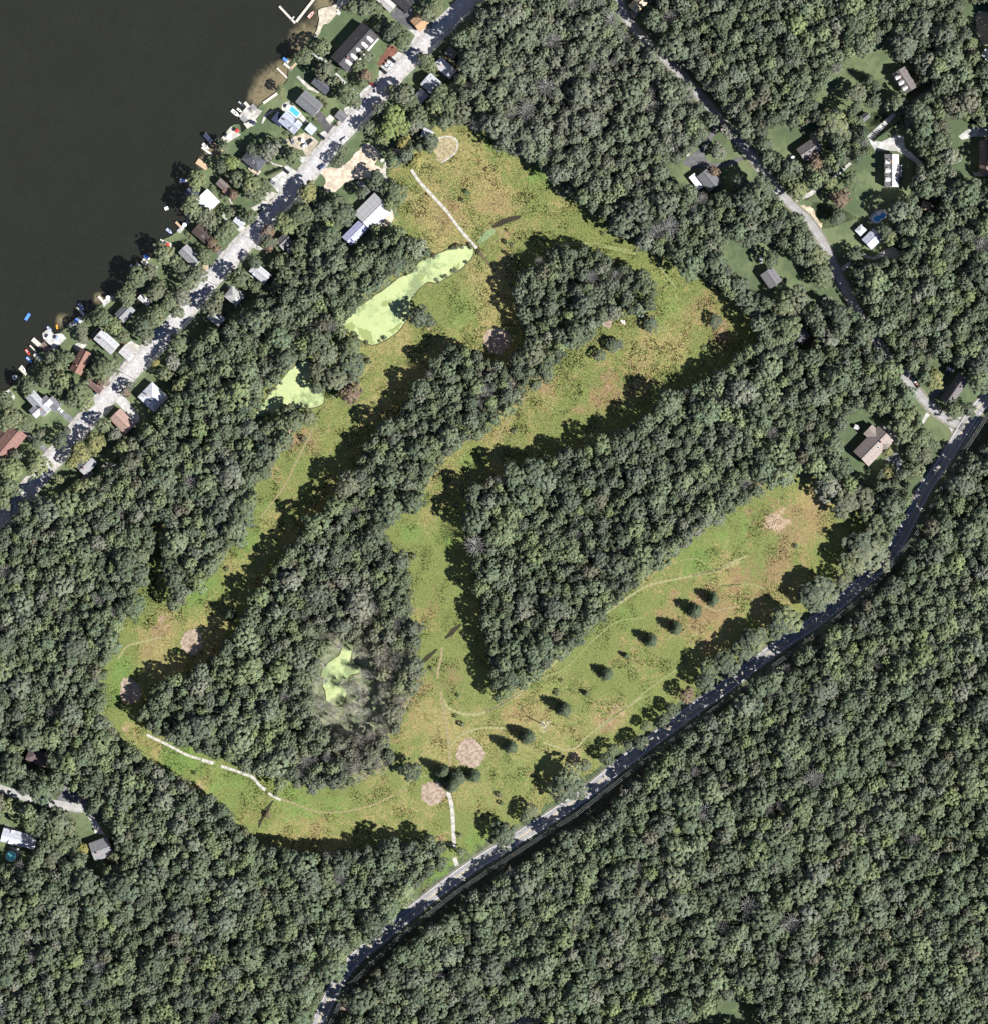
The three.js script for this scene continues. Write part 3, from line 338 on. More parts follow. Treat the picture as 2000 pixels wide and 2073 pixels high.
// soil and growth: patches of dry, bare and lush meadow [x, y in V, radius, dry, bare, lush]
const PATCH = [[1200, 735, 70, 0.6, 0.1, 0], [1150, 760, 50, 0.9, 0.25, 0], [1040, 745, 40, 0.9, 0.3, 0], [1330, 620, 80, 0.35, 0, 0], [960, 830, 60, 0.35, 0, 0.2], [900, 880, 45, -0.3, 0, 0.5], [1100, 330, 90, 0, 0, 0.2], [1040, 330, 50, -0.4, 0, 0.9],
  [950, 290, 40, -0.2, 0, 0.6], [1000, 400, 90, 0.35, 0, -0.2], [900, 380, 70, 0.3, 0, 0], [780, 380, 50, 0.2, 0, 0.2], [790, 470, 50, 0, 0, 0.6], [850, 420, 60, 0.35, 0, 0], [960, 480, 60, 0.25, 0, 0.1], [900, 560, 50, 0.2, 0, 0.2], [880, 600, 50, -0.3, 0, 0.6], [820, 630, 20, 0.6, 0.5, 0],
  [1290, 540, 60, -0.1, 0, 0.4], [1350, 560, 50, 0.4, 0, 0], [1380, 640, 35, 0.9, 0.4, 0], [1280, 600, 50, -0.2, 0, 0.4], [590, 850, 40, 0.9, 0.25, 0], [540, 930, 30, 0.6, 0.1, 0.1], [470, 1030, 40, -0.6, 0, 1], [500, 960, 40, -0.4, 0, 0.7], [560, 890, 30, -0.4, 0, 0.7], [400, 1110, 40, -0.3, 0, 0.8],
  [370, 1150, 40, 0.2, 0, 0.8], [320, 1200, 30, 0.8, 0.4, 0], [290, 1240, 50, 0.5, 0.05, 0.2], [230, 1280, 40, -0.6, 0, 1.2], [215, 1330, 30, -0.6, 0, 1.2], [250, 1410, 22, 0.8, 0.5, 0], [300, 1440, 22, 0.7, 0.4, 0], [380, 1510, 18, 0.8, 0.6, 0.2], [350, 1450, 60, -0.5, 0, 1], [450, 1500, 70, -0.2, 0, 0.7], [420, 1480, 20, 0.7, 0.3, 0.2],
  [560, 1530, 60, -0.2, 0, 0.7], [640, 1540, 50, 0.1, 0, 0.6], [600, 1580, 50, 0.5, 0.05, 0.1], [720, 1520, 60, 0.3, 0, 0.4], [780, 1480, 40, 0.2, 0, 0.3], [830, 1080, 50, 0.3, 0, 0.4], [790, 1020, 30, -0.3, 0, 0.9], [860, 1040, 30, -0.5, 0, 0.8], [830, 1180, 40, 0.4, 0, 0.1], [820, 1300, 40, 0.6, 0, 0], [800, 1380, 50, 0.5, 0, 0.2],
  [870, 1300, 40, 0.45, 0, 0], [1000, 1370, 70, 0.5, 0.05, 0], [1150, 1390, 40, 0.7, 0.25, 0], [1180, 1370, 25, 0.8, 0.5, 0], [1050, 1330, 60, 0.1, 0, 0.5], [1100, 1270, 60, 0, 0, 0.4], [1200, 1170, 50, -0.3, 0, 0.6], [1330, 1070, 60, -0.4, 0, 0.8], [1420, 1010, 60, -0.3, 0, 0.7], [1200, 1280, 60, 0.3, 0, 0.2], [1300, 1170, 70, 0.6, 0.03, 0],
  [1400, 1130, 90, 0.7, 0.05, -0.1], [1500, 1080, 90, 0.75, 0.08, -0.1], [1500, 990, 50, 0.7, 0.35, 0], [1480, 1000, 26, 0.5, 0.8, 0], [1560, 980, 60, 0.55, 0.05, 0], [1450, 980, 50, 0.5, 0, 0], [1580, 1060, 40, -0.2, 0, 0.7], [1350, 1220, 70, 0.55, 0, 0], [1250, 1330, 70, -0.1, 0, 0.3], [1150, 1450, 80, -0.1, 0, 0.3], [1080, 1430, 50, 0.2, 0, 0.2], [1100, 1452, 20, 0.8, 0.7, 0],
  [1000, 1480, 80, 0, 0, 0.35], [950, 1560, 60, 0.25, 0, 0.1], [900, 1530, 40, 0.1, 0, 0.4], [920, 1610, 40, -0.4, 0, 0.9], [850, 1680, 60, -0.7, 0, 1.2], [845, 1610, 25, 0.8, 0.4, 0], [830, 1490, 30, -0.3, 0, 0.6], [560, 830, 14, 0.9, 0.5, 0]].map(([x, y, r, d, b, l]) => { const [u, v] = V(x, y), w = P(u, v); return [w[0], w[1], r * MPP / 0.9455, d, b, l]; });
const GREEN = [0.12, 0.141, 0.038], LUSH = [0.104, 0.166, 0.036], DRYC = [0.235, 0.19, 0.075], RUST = [0.175, 0.105, 0.055], BARE = [0.32, 0.235, 0.155], DARKG = [0.036, 0.044, 0.018];
const mixc = (a, b, t) => [a[0] + (b[0] - a[0]) * t, a[1] + (b[1] - a[1]) * t, a[2] + (b[2] - a[2]) * t];
// coarse grid of the patches
const PGN = 220, pgrid = new Float32Array(PGN * PGN * 3);
for (let j = 0; j < PGN; j++) for (let i = 0; i < PGN; i++) { const x = ((i + 0.5) / PGN - 0.5) * GD, z = ((j + 0.5) / PGN - 0.5) * GD; let d = 0, b = 0, l = 0; for (const p of PATCH) { const q = ((x - p[0]) ** 2 + (z - p[1]) ** 2) / (p[2] * p[2]); if (q < 4) { const w = Math.exp(-q * 1.6); d += p[3] * w; b += p[4] * w; l += p[5] * w; } } const o = (j * PGN + i) * 3; pgrid[o] = d; pgrid[o + 1] = b; pgrid[o + 2] = l; }
const pg = (x, z, k) => { const fx = clamp((x / GD + 0.5) * PGN - 0.5, 0, PGN - 1.01), fz = clamp((z / GD + 0.5) * PGN - 0.5, 0, PGN - 1.01), i = Math.floor(fx), j = Math.floor(fz), a = fx - i, b = fz - j, g = (p, q) => pgrid[(q * PGN + p) * 3 + k]; return (g(i, j) * (1 - a) + g(i + 1, j) * a) * (1 - b) + (g(i, j + 1) * (1 - a) + g(i + 1, j + 1) * a) * b; };
function meadowColor(x, z) {
  const n1 = fbm(x * 0.03 + 3, z * 0.03, 3), n2 = fbm(x * 0.13, z * 0.13 + 50, 3), n3 = fbm(x * 0.55 + 20, z * 0.55, 2), n4 = LAT[(Math.floor(x * 3.1 + 4000) * 73 + Math.floor(z * 3.1 + 4000) * 1931) & 65535];
  const wx = x + (n2 - 0.5) * 14, wz = z + (n3 - 0.5) * 8, dry = pg(wx, wz, 0), bare = pg(wx, wz, 1), lush = pg(wx, wz, 2);
  let c = mixc(GREEN, DRYC, smooth(0.3, 0.72, 0.26 + 0.58 * dry + (n1 - 0.5) * 1.4 + (n2 - 0.5) * 0.8 + (n3 - 0.5) * 0.75 + (n4 - 0.5) * 0.6));
  c = mixc(c, LUSH, clamp(smooth(0.14, 0.7, lush * 0.7 + (n1 - 0.5) * 0.5 + (n2 - 0.5) * 0.7) * 0.9));
  c = mixc(c, RUST, smooth(0.5, 0.9, dry * 0.42 + n2 * 0.5 + n3 * 0.3) * 0.7);
  c = mixc(c, BARE, smooth(0.3, 0.75, bare * 0.9 + (n3 - 0.5) * 0.7 + (n2 - 0.5) * 0.5));
  if (n4 > 0.9 && n3 > 0.45) c = mixc(c, DARKG, 0.6);
  const k = 0.78 + 0.56 * n4; return [c[0] * k, c[1] * k, c[2] * k];
}
function lawnColor(x, z) { const n1 = fbm(x * 0.06, z * 0.06, 3), n2 = fbm(x * 0.4, z * 0.4, 2); let c = mixc([0.056, 0.08, 0.036], [0.104, 0.13, 0.058], smooth(0.35, 0.75, n1 * 0.7 + n2 * 0.3)); c = mixc(c, [0.1, 0.085, 0.05], smooth(0.66, 0.8, n1 * 0.5 + n2 * 0.5) * 0.5); const k = 0.85 + 0.3 * vn(x * 2, z * 2); return c.map((v) => v * k); }
function litterColor(x, z) { const n = fbm(x * 0.5, z * 0.5, 3), k = 0.7 + 0.6 * vn(x * 1.5, z * 1.5); return mixc([0.045, 0.04, 0.026], [0.04, 0.052, 0.024], n).map((v) => v * k); }
const tos = (c) => 255 * (c <= 0.0031308 ? c * 12.92 : 1.055 * Math.pow(c, 1 / 2.4) - 0.055);
const groundTex = tex(MW, MW, (i, j) => {
  const x = ((i + 0.5) / MW - 0.5) * GD, z = ((j + 0.5) / MW - 0.5) * GD;
  const wx = x + (fbm(x * 0.25, z * 0.25, 2) - 0.5) * 7, wz = z + (fbm(x * 0.25 + 40, z * 0.25, 2) - 0.5) * 7;
  const c = at(kind, wx, wz, 0) > 128 ? meadowColor(x, z) : at(kind, wx, wz, 1) > 128 ? lawnColor(x, z) : litterColor(x, z);
  return [tos(c[0]), tos(c[1]), tos(c[2])];
});
groundTex.wrapS = groundTex.wrapT = THREE.MirroredRepeatWrapping;
const groundMat = std(0xffffff, 0.97, { map: groundTex });

// ---------------------------------------------------------------- ground, lake, ponds
const shore = curvePts(toWorld(LAKE.slice(2, -1)), 260).map(([x, z]) => [x + 0.7 * (fbm(x * 0.4, z * 0.4, 2) - 0.5), z + 0.7 * (fbm(x * 0.4 + 9, z * 0.4, 2) - 0.5)]);
const BIG = 1600;
const pond1W = ragged(toWorld(POND1), 0.5, 1.6), pond2W = ragged(toWorld(POND2), 0.6, 1.6), swampW = ragged(toWorld(SWAMP), 0.8, 1.6);
// the ground: everything right of the shore, out to the horizon
const land = [[shore[0][0], -BIG], [BIG, -BIG], [BIG, BIG], [-BIG, BIG], [-BIG, shore[shore.length - 1][1] + 300], ...[...shore].reverse()];
structure(sheet('ground', land, 0, groundMat, { uv: 'ground' }));
{ // earth bank down to the lake bed
  const g = new THREE.BufferGeometry(), pos = [], idx = []; shore.forEach(([x, z], i) => { pos.push(x, 0, z, x - 0.35, -1.6, z - 0.35); if (i) { const k = i * 2; idx.push(k - 2, k - 1, k, k - 1, k + 1, k); } });
  g.setAttribute('position', new THREE.Float32BufferAttribute(pos, 3)); g.setIndex(idx); g.computeVertexNormals(); structure(mesh('lake_bank', g, std(rgb(96, 88, 74), 0.95)));
}
const lakeTex = (() => { const W = 1024, S0 = 420; const shallow = maskOf((g) => { for (const [p, r] of [[A(470, 250), 14], [A(420, 330), 12], [A(280, 600), 14], [A(200, 680), 20], [A(120, 760), 12], [A(600, 30), 14], [A(330, 520), 9], [B(380, 740), 9], [B(280, 850), 6], [D(600, 470), 7], [D(470, 640), 4], [D(950, 250), 6]]) { const [x, z] = P(...p); const q = g.createRadialGradient(mx(x), mx(z), 0, mx(x), mx(z), r * mpx); q.addColorStop(0, '#fff'); q.addColorStop(1, 'rgba(255,255,255,0)'); g.fillStyle = q; g.fillRect(0, 0, MW, MW); } });
  const t = tex(W, W, (i, j) => { const x = -330 + (i + 0.5) / W * S0, z = -330 + (j + 0.5) / W * S0; const s = at(shallow, x, z) / 255, n = fbm(x * 0.08, z * 0.08, 3), n2 = fbm(x * 0.6, z * 0.6, 3); const sm = smooth(0.2, 0.95, s * (0.55 + 0.9 * n2)); let c = mixc([0.0120, 0.0131, 0.0103], [0.0144, 0.0156, 0.0120], n); c = mixc(c, [0.17, 0.14, 0.08], sm * 0.8); const k = 0.88 + 0.24 * vn(x * 1.3, z * 1.3); return [tos(c[0] * k), tos(c[1] * k), tos(c[2] * k)]; });
  t.repeat.set(1 / S0, 1 / S0); t.offset.set(330 / S0, 330 / S0); t.wrapS = t.wrapT = THREE.ClampToEdgeWrapping; return t; })();
structure(sheet('lake', [[-BIG, -BIG], [200, -BIG], [200, 300], [-BIG, 300]], -0.55, new THREE.MeshPhysicalMaterial({ map: lakeTex, roughness: 0.12, ior: 1.33, bumpMap: worldRep(grey(1, 24, 60, 11), 30), bumpScale: 0.03 })));
const weed = (a, b, lite) => tex(512, 512, (i, j) => { const n = 0.5 * tileN(i, j, 512, 12, a) + 0.5 * tileN(i, j, 512, 90, b), h = tileN(i, j, 512, 6, a + 3) * 0.5 + tileN(i, j, 512, 22, b + 3) * 0.3 + tileN(i, j, 512, 70, b + 7) * 0.2; let c = mixc([0.29, 0.335, 0.145], [0.37, 0.41, 0.2], n); c = mixc(c, [0.22, 0.285, 0.12], smooth(0.46, 0.62, h) * 0.75); c = mixc(c, [0.13, 0.16, 0.075], smooth(0.6, 0.72, h) * lite); const k = 0.88 + 0.24 * LAT[(i * 7 + j * 131) & 65535]; return c.map((v) => tos(v * k)); });
const weedMat = std(0xffffff, 0.8, { map: worldRep(weed(3, 5, 0.7), 58) });
const grow = (pts, m) => { const n = pts.length; let area = 0; pts.forEach(([x, z], i) => { const q = pts[(i + 1) % n]; area += x * q[1] - q[0] * z; }); const s = area > 0 ? 1 : -1; return pts.map(([x, z], i) => { const p = pts[(i + n - 2) % n], q = pts[(i + 2) % n], l = Math.hypot(q[0] - p[0], q[1] - p[1]) || 1, k = m * (0.5 + fbm(x * 0.3, z * 0.3, 2)); return [x + s * (q[1] - p[1]) / l * k, z - s * (q[0] - p[0]) / l * k]; }); };
for (const w of [pond1W, pond2W, swampW]) { structure(sheet('pond_margin', grow(w, 0.7), 0.07, std(rgb(70, 70, 40), 0.95))); structure(sheet('pond', w, 0.08, weedMat)); }
// pale reeds and bleached litter of the marsh round the swamp pond
const reedTex = tex(256, 256, (i, j) => { const n = tileN(i, j, 256, 9, 41) * 0.5 + tileN(i, j, 256, 60, 42) * 0.5; return mixc([0.2, 0.2, 0.12], [0.09, 0.11, 0.06], smooth(0.3, 0.7, n)).map(tos); });
structure(sheet('marsh', ragged(toWorld(MARSH), 3, 2, 0.2), 0.05, std(0xffffff, 0.97, { map: worldRep(reedTex, 17) })));
// open water left bare by the weed
for (const [f, pts] of [[G, [1060, 330, 1095, 335, 1090, 356, 1058, 350]], [G, [930, 410, 985, 405, 990, 430, 950, 445, 925, 432]], [G, [940, 460, 978, 462, 970, 480, 945, 478]], [G, [470, 800, 560, 830, 610, 930, 560, 930, 510, 890, 480, 850]], [G, [360, 800, 420, 770, 460, 800, 440, 840, 380, 845]], [G, [1180, 380, 1230, 330, 1250, 300, 1240, 350, 1200, 395]], [G, [700, 840, 760, 800, 820, 750, 800, 790, 740, 850]], [G, [640, 640, 690, 600, 720, 610, 670, 660]]])
  structure(sheet('pond_water', straight(toWorld(poly(f, pts)), 1.3, 0.5), 0.09, std(rgb(126, 136, 84), 0.4)));

// ---------------------------------------------------------------- meadow, lawns, paving, roads
MEADOWS.forEach((m, i) => structure(sheet('meadow', ragged(toWorld(m), 0.8, 2.5), 0.02 + 0.012 * i, groundMat, { uv: 'ground' })));
LAWNS.forEach((m) => structure(sheet('lawn', ragged(toWorld(m), 0.8, 2.5), 0.06, groundMat, { uv: 'ground' })));
BEACH.forEach((m) => structure(sheet('beach', ragged(toWorld(m), 0.5, 1.5), 0.075, std(rgb(226, 214, 190), 0.95, { map: worldRep(PAVE, 9) }))));
const paveMats = {};
const paveMat = (c) => (paveMats[c.join()] ??= std(rgb(...c).multiplyScalar(c[0] < 180 ? 0.72 : 1.2), 0.92, { map: worldRep(PAVE, 11) }));
PAVED.forEach(([name, pts, c], i) => { const soft = /lot|gravel|bed/.test(name); structure(sheet(name, soft ? ragged(toWorld(pts), 0.9, 1.2, 0.5) : straight(toWorld(pts), 0.22), 0.095 + (i % 9) * 0.004, paveMat(c))); });
const roadTex = tex(256, 256, (i, j) => { const wheel = 0.5 + 0.5 * Math.cos((i / 256) * Math.PI * 8); const k = 236 - 38 * tileN(i, j, 256, 8, 21) - 26 * tileN(i, j, 256, 64, 22) - 10 * wheel - (tileN(i, j, 256, 14, 23) > 0.86 ? 30 : 0); return [k, k, k * 0.995]; });
const roadMat = (c) => std(rgb(...c), 0.9, { map: worldRep(roadTex, 7.5) });
for (const [k, c] of [['lake', [206, 202, 202]], ['east', [172, 169, 168]], ['south', [168, 165, 166]], ['lane', [186, 184, 180]]]) {
  const r = ROADS[k], road = structure(mesh('road', ribbonGeo(r.world, r.w, 0.15, -0.5, 0.5, 0.15), roadMat(c)));
  road.userData.label = { lake: 'pale lakeside road', east: 'narrow lane through the eastern wood', south: 'road with painted lines along the south wood', lane: 'pale dead end street' }[k];
  if (k !== 'lane') structure(mesh('verge', ribbonGeo(r.world, r.w + (k === 'lake' ? 4.4 : 2.4), 0.135, -0.5, 0.5, 0.8), std(rgb(...(k === 'lake' ? [214, 208, 200] : [150, 146, 128])), 0.95, { map: worldRep(PAVE, 6) })));
  if (k === 'south') {
    for (const e of [-0.014, 0.014]) mesh('centre_line', ribbonGeo(r.world, r.w, 0.158, e - 0.009, e + 0.009), std(rgb(196, 176, 96), 0.8), road);
    for (const e of [-0.455, 0.455]) mesh('edge_line', ribbonGeo(r.world, r.w, 0.158, e - 0.012, e + 0.012), std(rgb(225, 225, 222), 0.8), road);
  }
}
// footpaths of crushed stone and the mown tracks across the meadow
const PATHLINES = [], STRAWS = [];
const pathMat = std(rgb(226, 220, 208), 0.95, { map: worldRep(PAVE, 5) });
const line = (f, flat, n = 2) => { const w = toWorld(poly(f, flat)); let len = 0; for (let i = 1; i < w.length; i++) len += Math.hypot(w[i][0] - w[i - 1][0], w[i][1] - w[i - 1][1]); return curvePts(w, Math.max(4, Math.round(len / n))); };
for (const [f, flat, w] of [[F, [882, 540, 905, 575, 945, 635, 1010, 705, 1085, 785, 1160, 872, 1240, 980, 1320, 1075, 1385, 1145], 1.5], [F, [715, 475, 690, 500, 675, 545, 680, 600, 705, 630], 1.8], [R, [370, 1085, 420, 1112, 480, 1140, 560, 1180, 640, 1222, 700, 1250, 782, 1275], 1.3], [R, [790, 1278, 830, 1290, 885, 1306], 1.7],
  [R, [938, 1326, 1010, 1350, 1095, 1380], 1.4], [R, [1102, 1383, 1180, 1412, 1230, 1470, 1280, 1512], 1.5], [R, [1300, 1532, 1345, 1560, 1398, 1590], 1.2], [Q, [405, 765, 425, 830, 440, 930, 448, 1060, 455, 1200], 2.0], [Q, [455, 1270, 465, 1300, 475, 1335], 2.2]])
  { PATHLINES.push([line(f, flat), w]); structure(mesh('footpath', ribbonGeo(line(f, flat), w * 1.15, 0.13, -0.5, 0.5, 0.2), pathMat)); }
structure(mesh('footpath', ribbonGeo(line(F, [1390, 1150, 1440, 1220, 1520, 1320]), 1.6, 0.13, -0.5, 0.5, 0.2), std(rgb(122, 110, 76), 0.95, { map: worldRep(PAVE, 4) })));
const trackMats = [std(rgb(182, 178, 126), 0.97, { map: worldRep(PAVE, 3) }), std(rgb(160, 166, 106), 0.97, { map: worldRep(PAVE, 3) }), std(rgb(176, 162, 118), 0.97, { map: worldRep(PAVE, 3) })];
for (const [f, flat, w, m] of [[O, [-60, 1290, 0, 1262, 150, 1170, 320, 1030, 560, 830, 780, 600, 1000, 430, 1180, 322, 1400, 272, 1700, 205, 1880, 140], 1.1, 0], [O, [320, 1045, 480, 990, 560, 940, 760, 740, 940, 600, 1150, 570], 0.7, 1], [O, [1450, 930, 1300, 1030, 1100, 1180, 900, 1340, 760, 1460], 0.8, 1], [O, [1720, 330, 1800, 318, 1891, 318], 0.7, 1], [O, [1420, 130, 1550, 120, 1620, 165], 0.6, 1], [O, [1610, 470, 1680, 515, 1760, 500, 1880, 480], 0.7, 2],
  [Q, [350, 0, 370, 130, 400, 300, 415, 420, 420, 560], 1.3, 2], [Q, [370, 60, 410, 125, 500, 165, 600, 175, 710, 150, 830, 90, 960, 10], 1.2, 0], [Q, [430, 420, 500, 340, 600, 295, 700, 275, 840, 285], 0.9, 0], [Q, [1130, 390, 1200, 415, 1290, 445, 1380, 430, 1450, 360, 1600, 240, 1891, 40], 0.8, 0], [Q, [0, 790, 130, 680, 280, 630], 0.7, 1],
  [Y, [925, 1700, 915, 1800, 890, 1900, 880, 2000], 1.2, 2], [X, [420, 1860, 450, 1800, 500, 1740], 0.6, 2], [X, [760, 790, 900, 790, 1050, 820, 1180, 850], 0.9, 1], [X, [1280, 870, 1340, 960, 1400, 1040], 0.8, 1], [R, [150, 505, 220, 410, 300, 385, 480, 340], 0.7, 0], [R, [420, 560, 400, 540], 0.5, 0], [V, [600, 820, 570, 880, 545, 930, 500, 990], 0.8, 2], [V, [540, 1530, 620, 1555, 700, 1545, 780, 1510], 0.8, 2], [T, [0, 1000, 200, 955, 330, 890, 430, 850], 0.9, 0], [T, [220, 1085, 340, 1072, 480, 1075, 560, 1110], 0.7, 1], [F, [720, 1000, 800, 920], 0.5, 1], [V, [1070, 470, 1150, 470, 1210, 480], 0.7, 1]])
  { PATHLINES.push([line(f, flat, 1.5), w * 1.1]); structure(mesh('track', ribbonGeo(line(f, flat, 1.5), w * 1.25, 0.11, -0.5, 0.5, 0.3), trackMats[m])); }
// ditches and wet hollows
const ditch = std(rgb(62, 56, 36), 0.97, { map: worldRep(PAVE, 3) });
for (const [f, flat, w] of [[F, [1500, 985, 1590, 940, 1720, 900], 3.0], [Y, [700, 1860, 790, 1800, 880, 1720], 2.2], [Y, [950, 1620, 1020, 1560, 1110, 1480], 2.4], [R, [1340, 1590, 1290, 1660, 1250, 1730, 1225, 1800], 1.8]]) structure(mesh('ditch', ribbonGeo(line(f, flat, 0.8), w, 0.105, -0.5, 0.5, 1.0, true), ditch));
structure(sheet('wet_hollow', ragged(toWorld(poly(F, [1385, 1110, 1400, 1070, 1450, 1020, 1500, 990, 1520, 1010, 1480, 1060, 1430, 1100])), 0.8, 1, 0.6), 0.1, std(rgb(150, 172, 120), 0.9, { map: worldRep(PAVE, 4) })));
// old greens and bunkers, now straw
const straw = tex(256, 256, (i, j) => { const n = tileN(i, j, 256, 10, 31) * 0.45 + tileN(i, j, 256, 70, 32) * 0.55; const c = mixc([0.33, 0.26, 0.2], [0.17, 0.12, 0.085], smooth(0.3, 0.75, n)); return c.map(tos); });
const strawMat = std(0xffffff, 0.97, { map: worldRep(straw, 12), bumpMap: worldRep(straw, 12), bumpScale: 0.08 });
for (const [f, pts] of [[Q, [580, 350, 640, 400, 690, 470, 670, 530, 600, 585, 520, 560, 465, 500, 480, 430, 520, 380]], [Q, [290, 695, 350, 710, 385, 770, 350, 845, 280, 870, 215, 835, 200, 760, 225, 705]], [G, [1450, 840, 1520, 810, 1600, 830, 1640, 880, 1620, 960, 1560, 1010, 1490, 1000, 1440, 930]], [R, [640, 350, 700, 280, 770, 300, 790, 400, 770, 460, 700, 475, 630, 410]], [R, [175, 680, 210, 650, 300, 690, 330, 780, 280, 840, 200, 840, 165, 770]], [X, [990, 1190, 1040, 1190, 1045, 1250, 1000, 1240]]])
  { STRAWS.push(poly(f, pts)); structure(sheet('straw_green', ragged(toWorld(poly(f, pts)), 1.1, 0.6, 0.7), 0.1, strawMat)); }
const ovalPts = toWorld(poly(F, [1045, 340, 1080, 305, 1140, 290, 1190, 288, 1230, 320, 1238, 370, 1200, 430, 1115, 490, 1085, 475, 1070, 430, 1050, 390]));
structure(sheet('straw_green', ragged(ovalPts, 0.3, 1, 0.6), 0.1, std(new THREE.Color().setRGB(1, 1.1, 0.85), 0.97, { map: worldRep(straw, 9) })));
structure(mesh('footpath', ribbonGeo(line(F, [1042, 350, 1060, 315, 1110, 297, 1180, 288, 1225, 312, 1238, 355, 1222, 405, 1170, 455, 1112, 488]), 0.9, 0.13, -0.5, 0.5, 0.12), pathMat));

// grass of the meadow: tufts that nobody could count
function tuftGeo(sd) { seed(sd); const pos = [], idx = [], nor = []; for (let k = 0; k < 6; k++) { const a = rnd() * 6.28, r = rr(0.08, 0.4), t = rr(0.2, 0.6), x = Math.cos(a) * r * 0.3, z = Math.sin(a) * r * 0.3, w = rr(0.1, 0.2), n = pos.length / 3; pos.push(x - Math.sin(a) * w, 0, z + Math.cos(a) * w, x + Math.sin(a) * w, 0, z - Math.cos(a) * w, x + Math.cos(a) * r * 1.4, t, z + Math.sin(a) * r * 1.4); for (let q = 0; q < 3; q++) nor.push(Math.cos(a) * 0.3, 0.9, Math.sin(a) * 0.3); idx.push(n, n + 1, n + 2); }
  const g = new THREE.BufferGeometry(); g.setAttribute('position', new THREE.Float32BufferAttribute(pos, 3)); g.setAttribute('normal', new THREE.Float32BufferAttribute(nor, 3)); g.setIndex(idx); return g; }
const m4 = new THREE.Matrix4(), q4 = new THREE.Quaternion(), e4 = new THREE.Euler(), v4 = new THREE.Vector3(), s4 = new THREE.Vector3(), col4 = new THREE.Color();
function instances(name, geo, mat, list) { const im = shadowy(new THREE.InstancedMesh(geo, mat, list.length)); im.name = numbered(name); list.forEach((p, i) => { e4.set(p.tx ?? 0, p.r, p.tz ?? 0); m4.compose(v4.set(p.x, p.y ?? 0, p.z), q4.setFromEuler(e4), s4.set(p.s, p.sy ?? p.s, p.s)); im.setMatrixAt(i, m4); im.setColorAt(i, col4.setRGB(...p.c)); }); scene.add(im); return stuff(im); }
const openGround = maskOf((g) => { for (const m of MEADOWS) fillP(g, m, '#fff', 1); fillP(g, GAP, '#fff'); fillP(g, LAKE, '#000', 0.3); for (const p of [POND1, POND2, SWAMP]) { fillP(g, p, '#000'); g.beginPath(); toWorld(p).forEach(([x, z], i) => (i ? g.lineTo(mx(x), mx(z)) : g.moveTo(mx(x), mx(z)))); g.closePath(); g.strokeStyle = '#fff'; g.lineWidth = 1.1 * mpx; g.stroke(); } for (const [, p] of PAVED) fillP(g, p, '#000'); for (const r of Object.values(ROADS)) strokeL(g, r.world, '#000', r.w); 
  for (const p of STRAWS) fillP(g, p, '#000'); for (const [w, d] of PATHLINES) strokeL(g, w, '#000', d + 0.3); });
const strawMask = maskOf((g) => { for (const p of STRAWS) fillP(g, p, '#fff', 0.5); });
seed(77);
const grassMat = std(0xffffff, 0.95);
{ const lists = [[], []]; const tall = (x, z) => smooth(0.45, 0.75, fbm(x * 0.12, z * 0.12 + 70, 3));
  for (let n = 0; n < 1300000; n++) { const x = rr(-300, 300), z = rr(-311, 311); if (at(openGround, x, z) < 128 && !(rnd() < 0.12 && at(strawMask, x, z) > 128)) continue; if (rnd() > 0.9) continue; const c = meadowColor(x, z), k = rr(0.6, 1.6), t = tall(x, z); lists[n & 1].push({ x, z, r: rnd() * 6.28, s: rr(0.4, 0.9) * (0.8 + 0.5 * t), sy: rr(0.25, 0.5) * (0.6 + 0.5 * t), c: [c[0] * k, c[1] * k, c[2] * k] }); }
  lists.forEach((l, i) => tag(instances('meadow_grass', tuftGeo(50 + i), grassMat, l), i ? 'rough dry and green grass tufts all over the old fairways' : 'grass tufts covering the meadow between the woods', 'grass')); 
  console.log('tufts', lists[0].length + lists[1].length); }

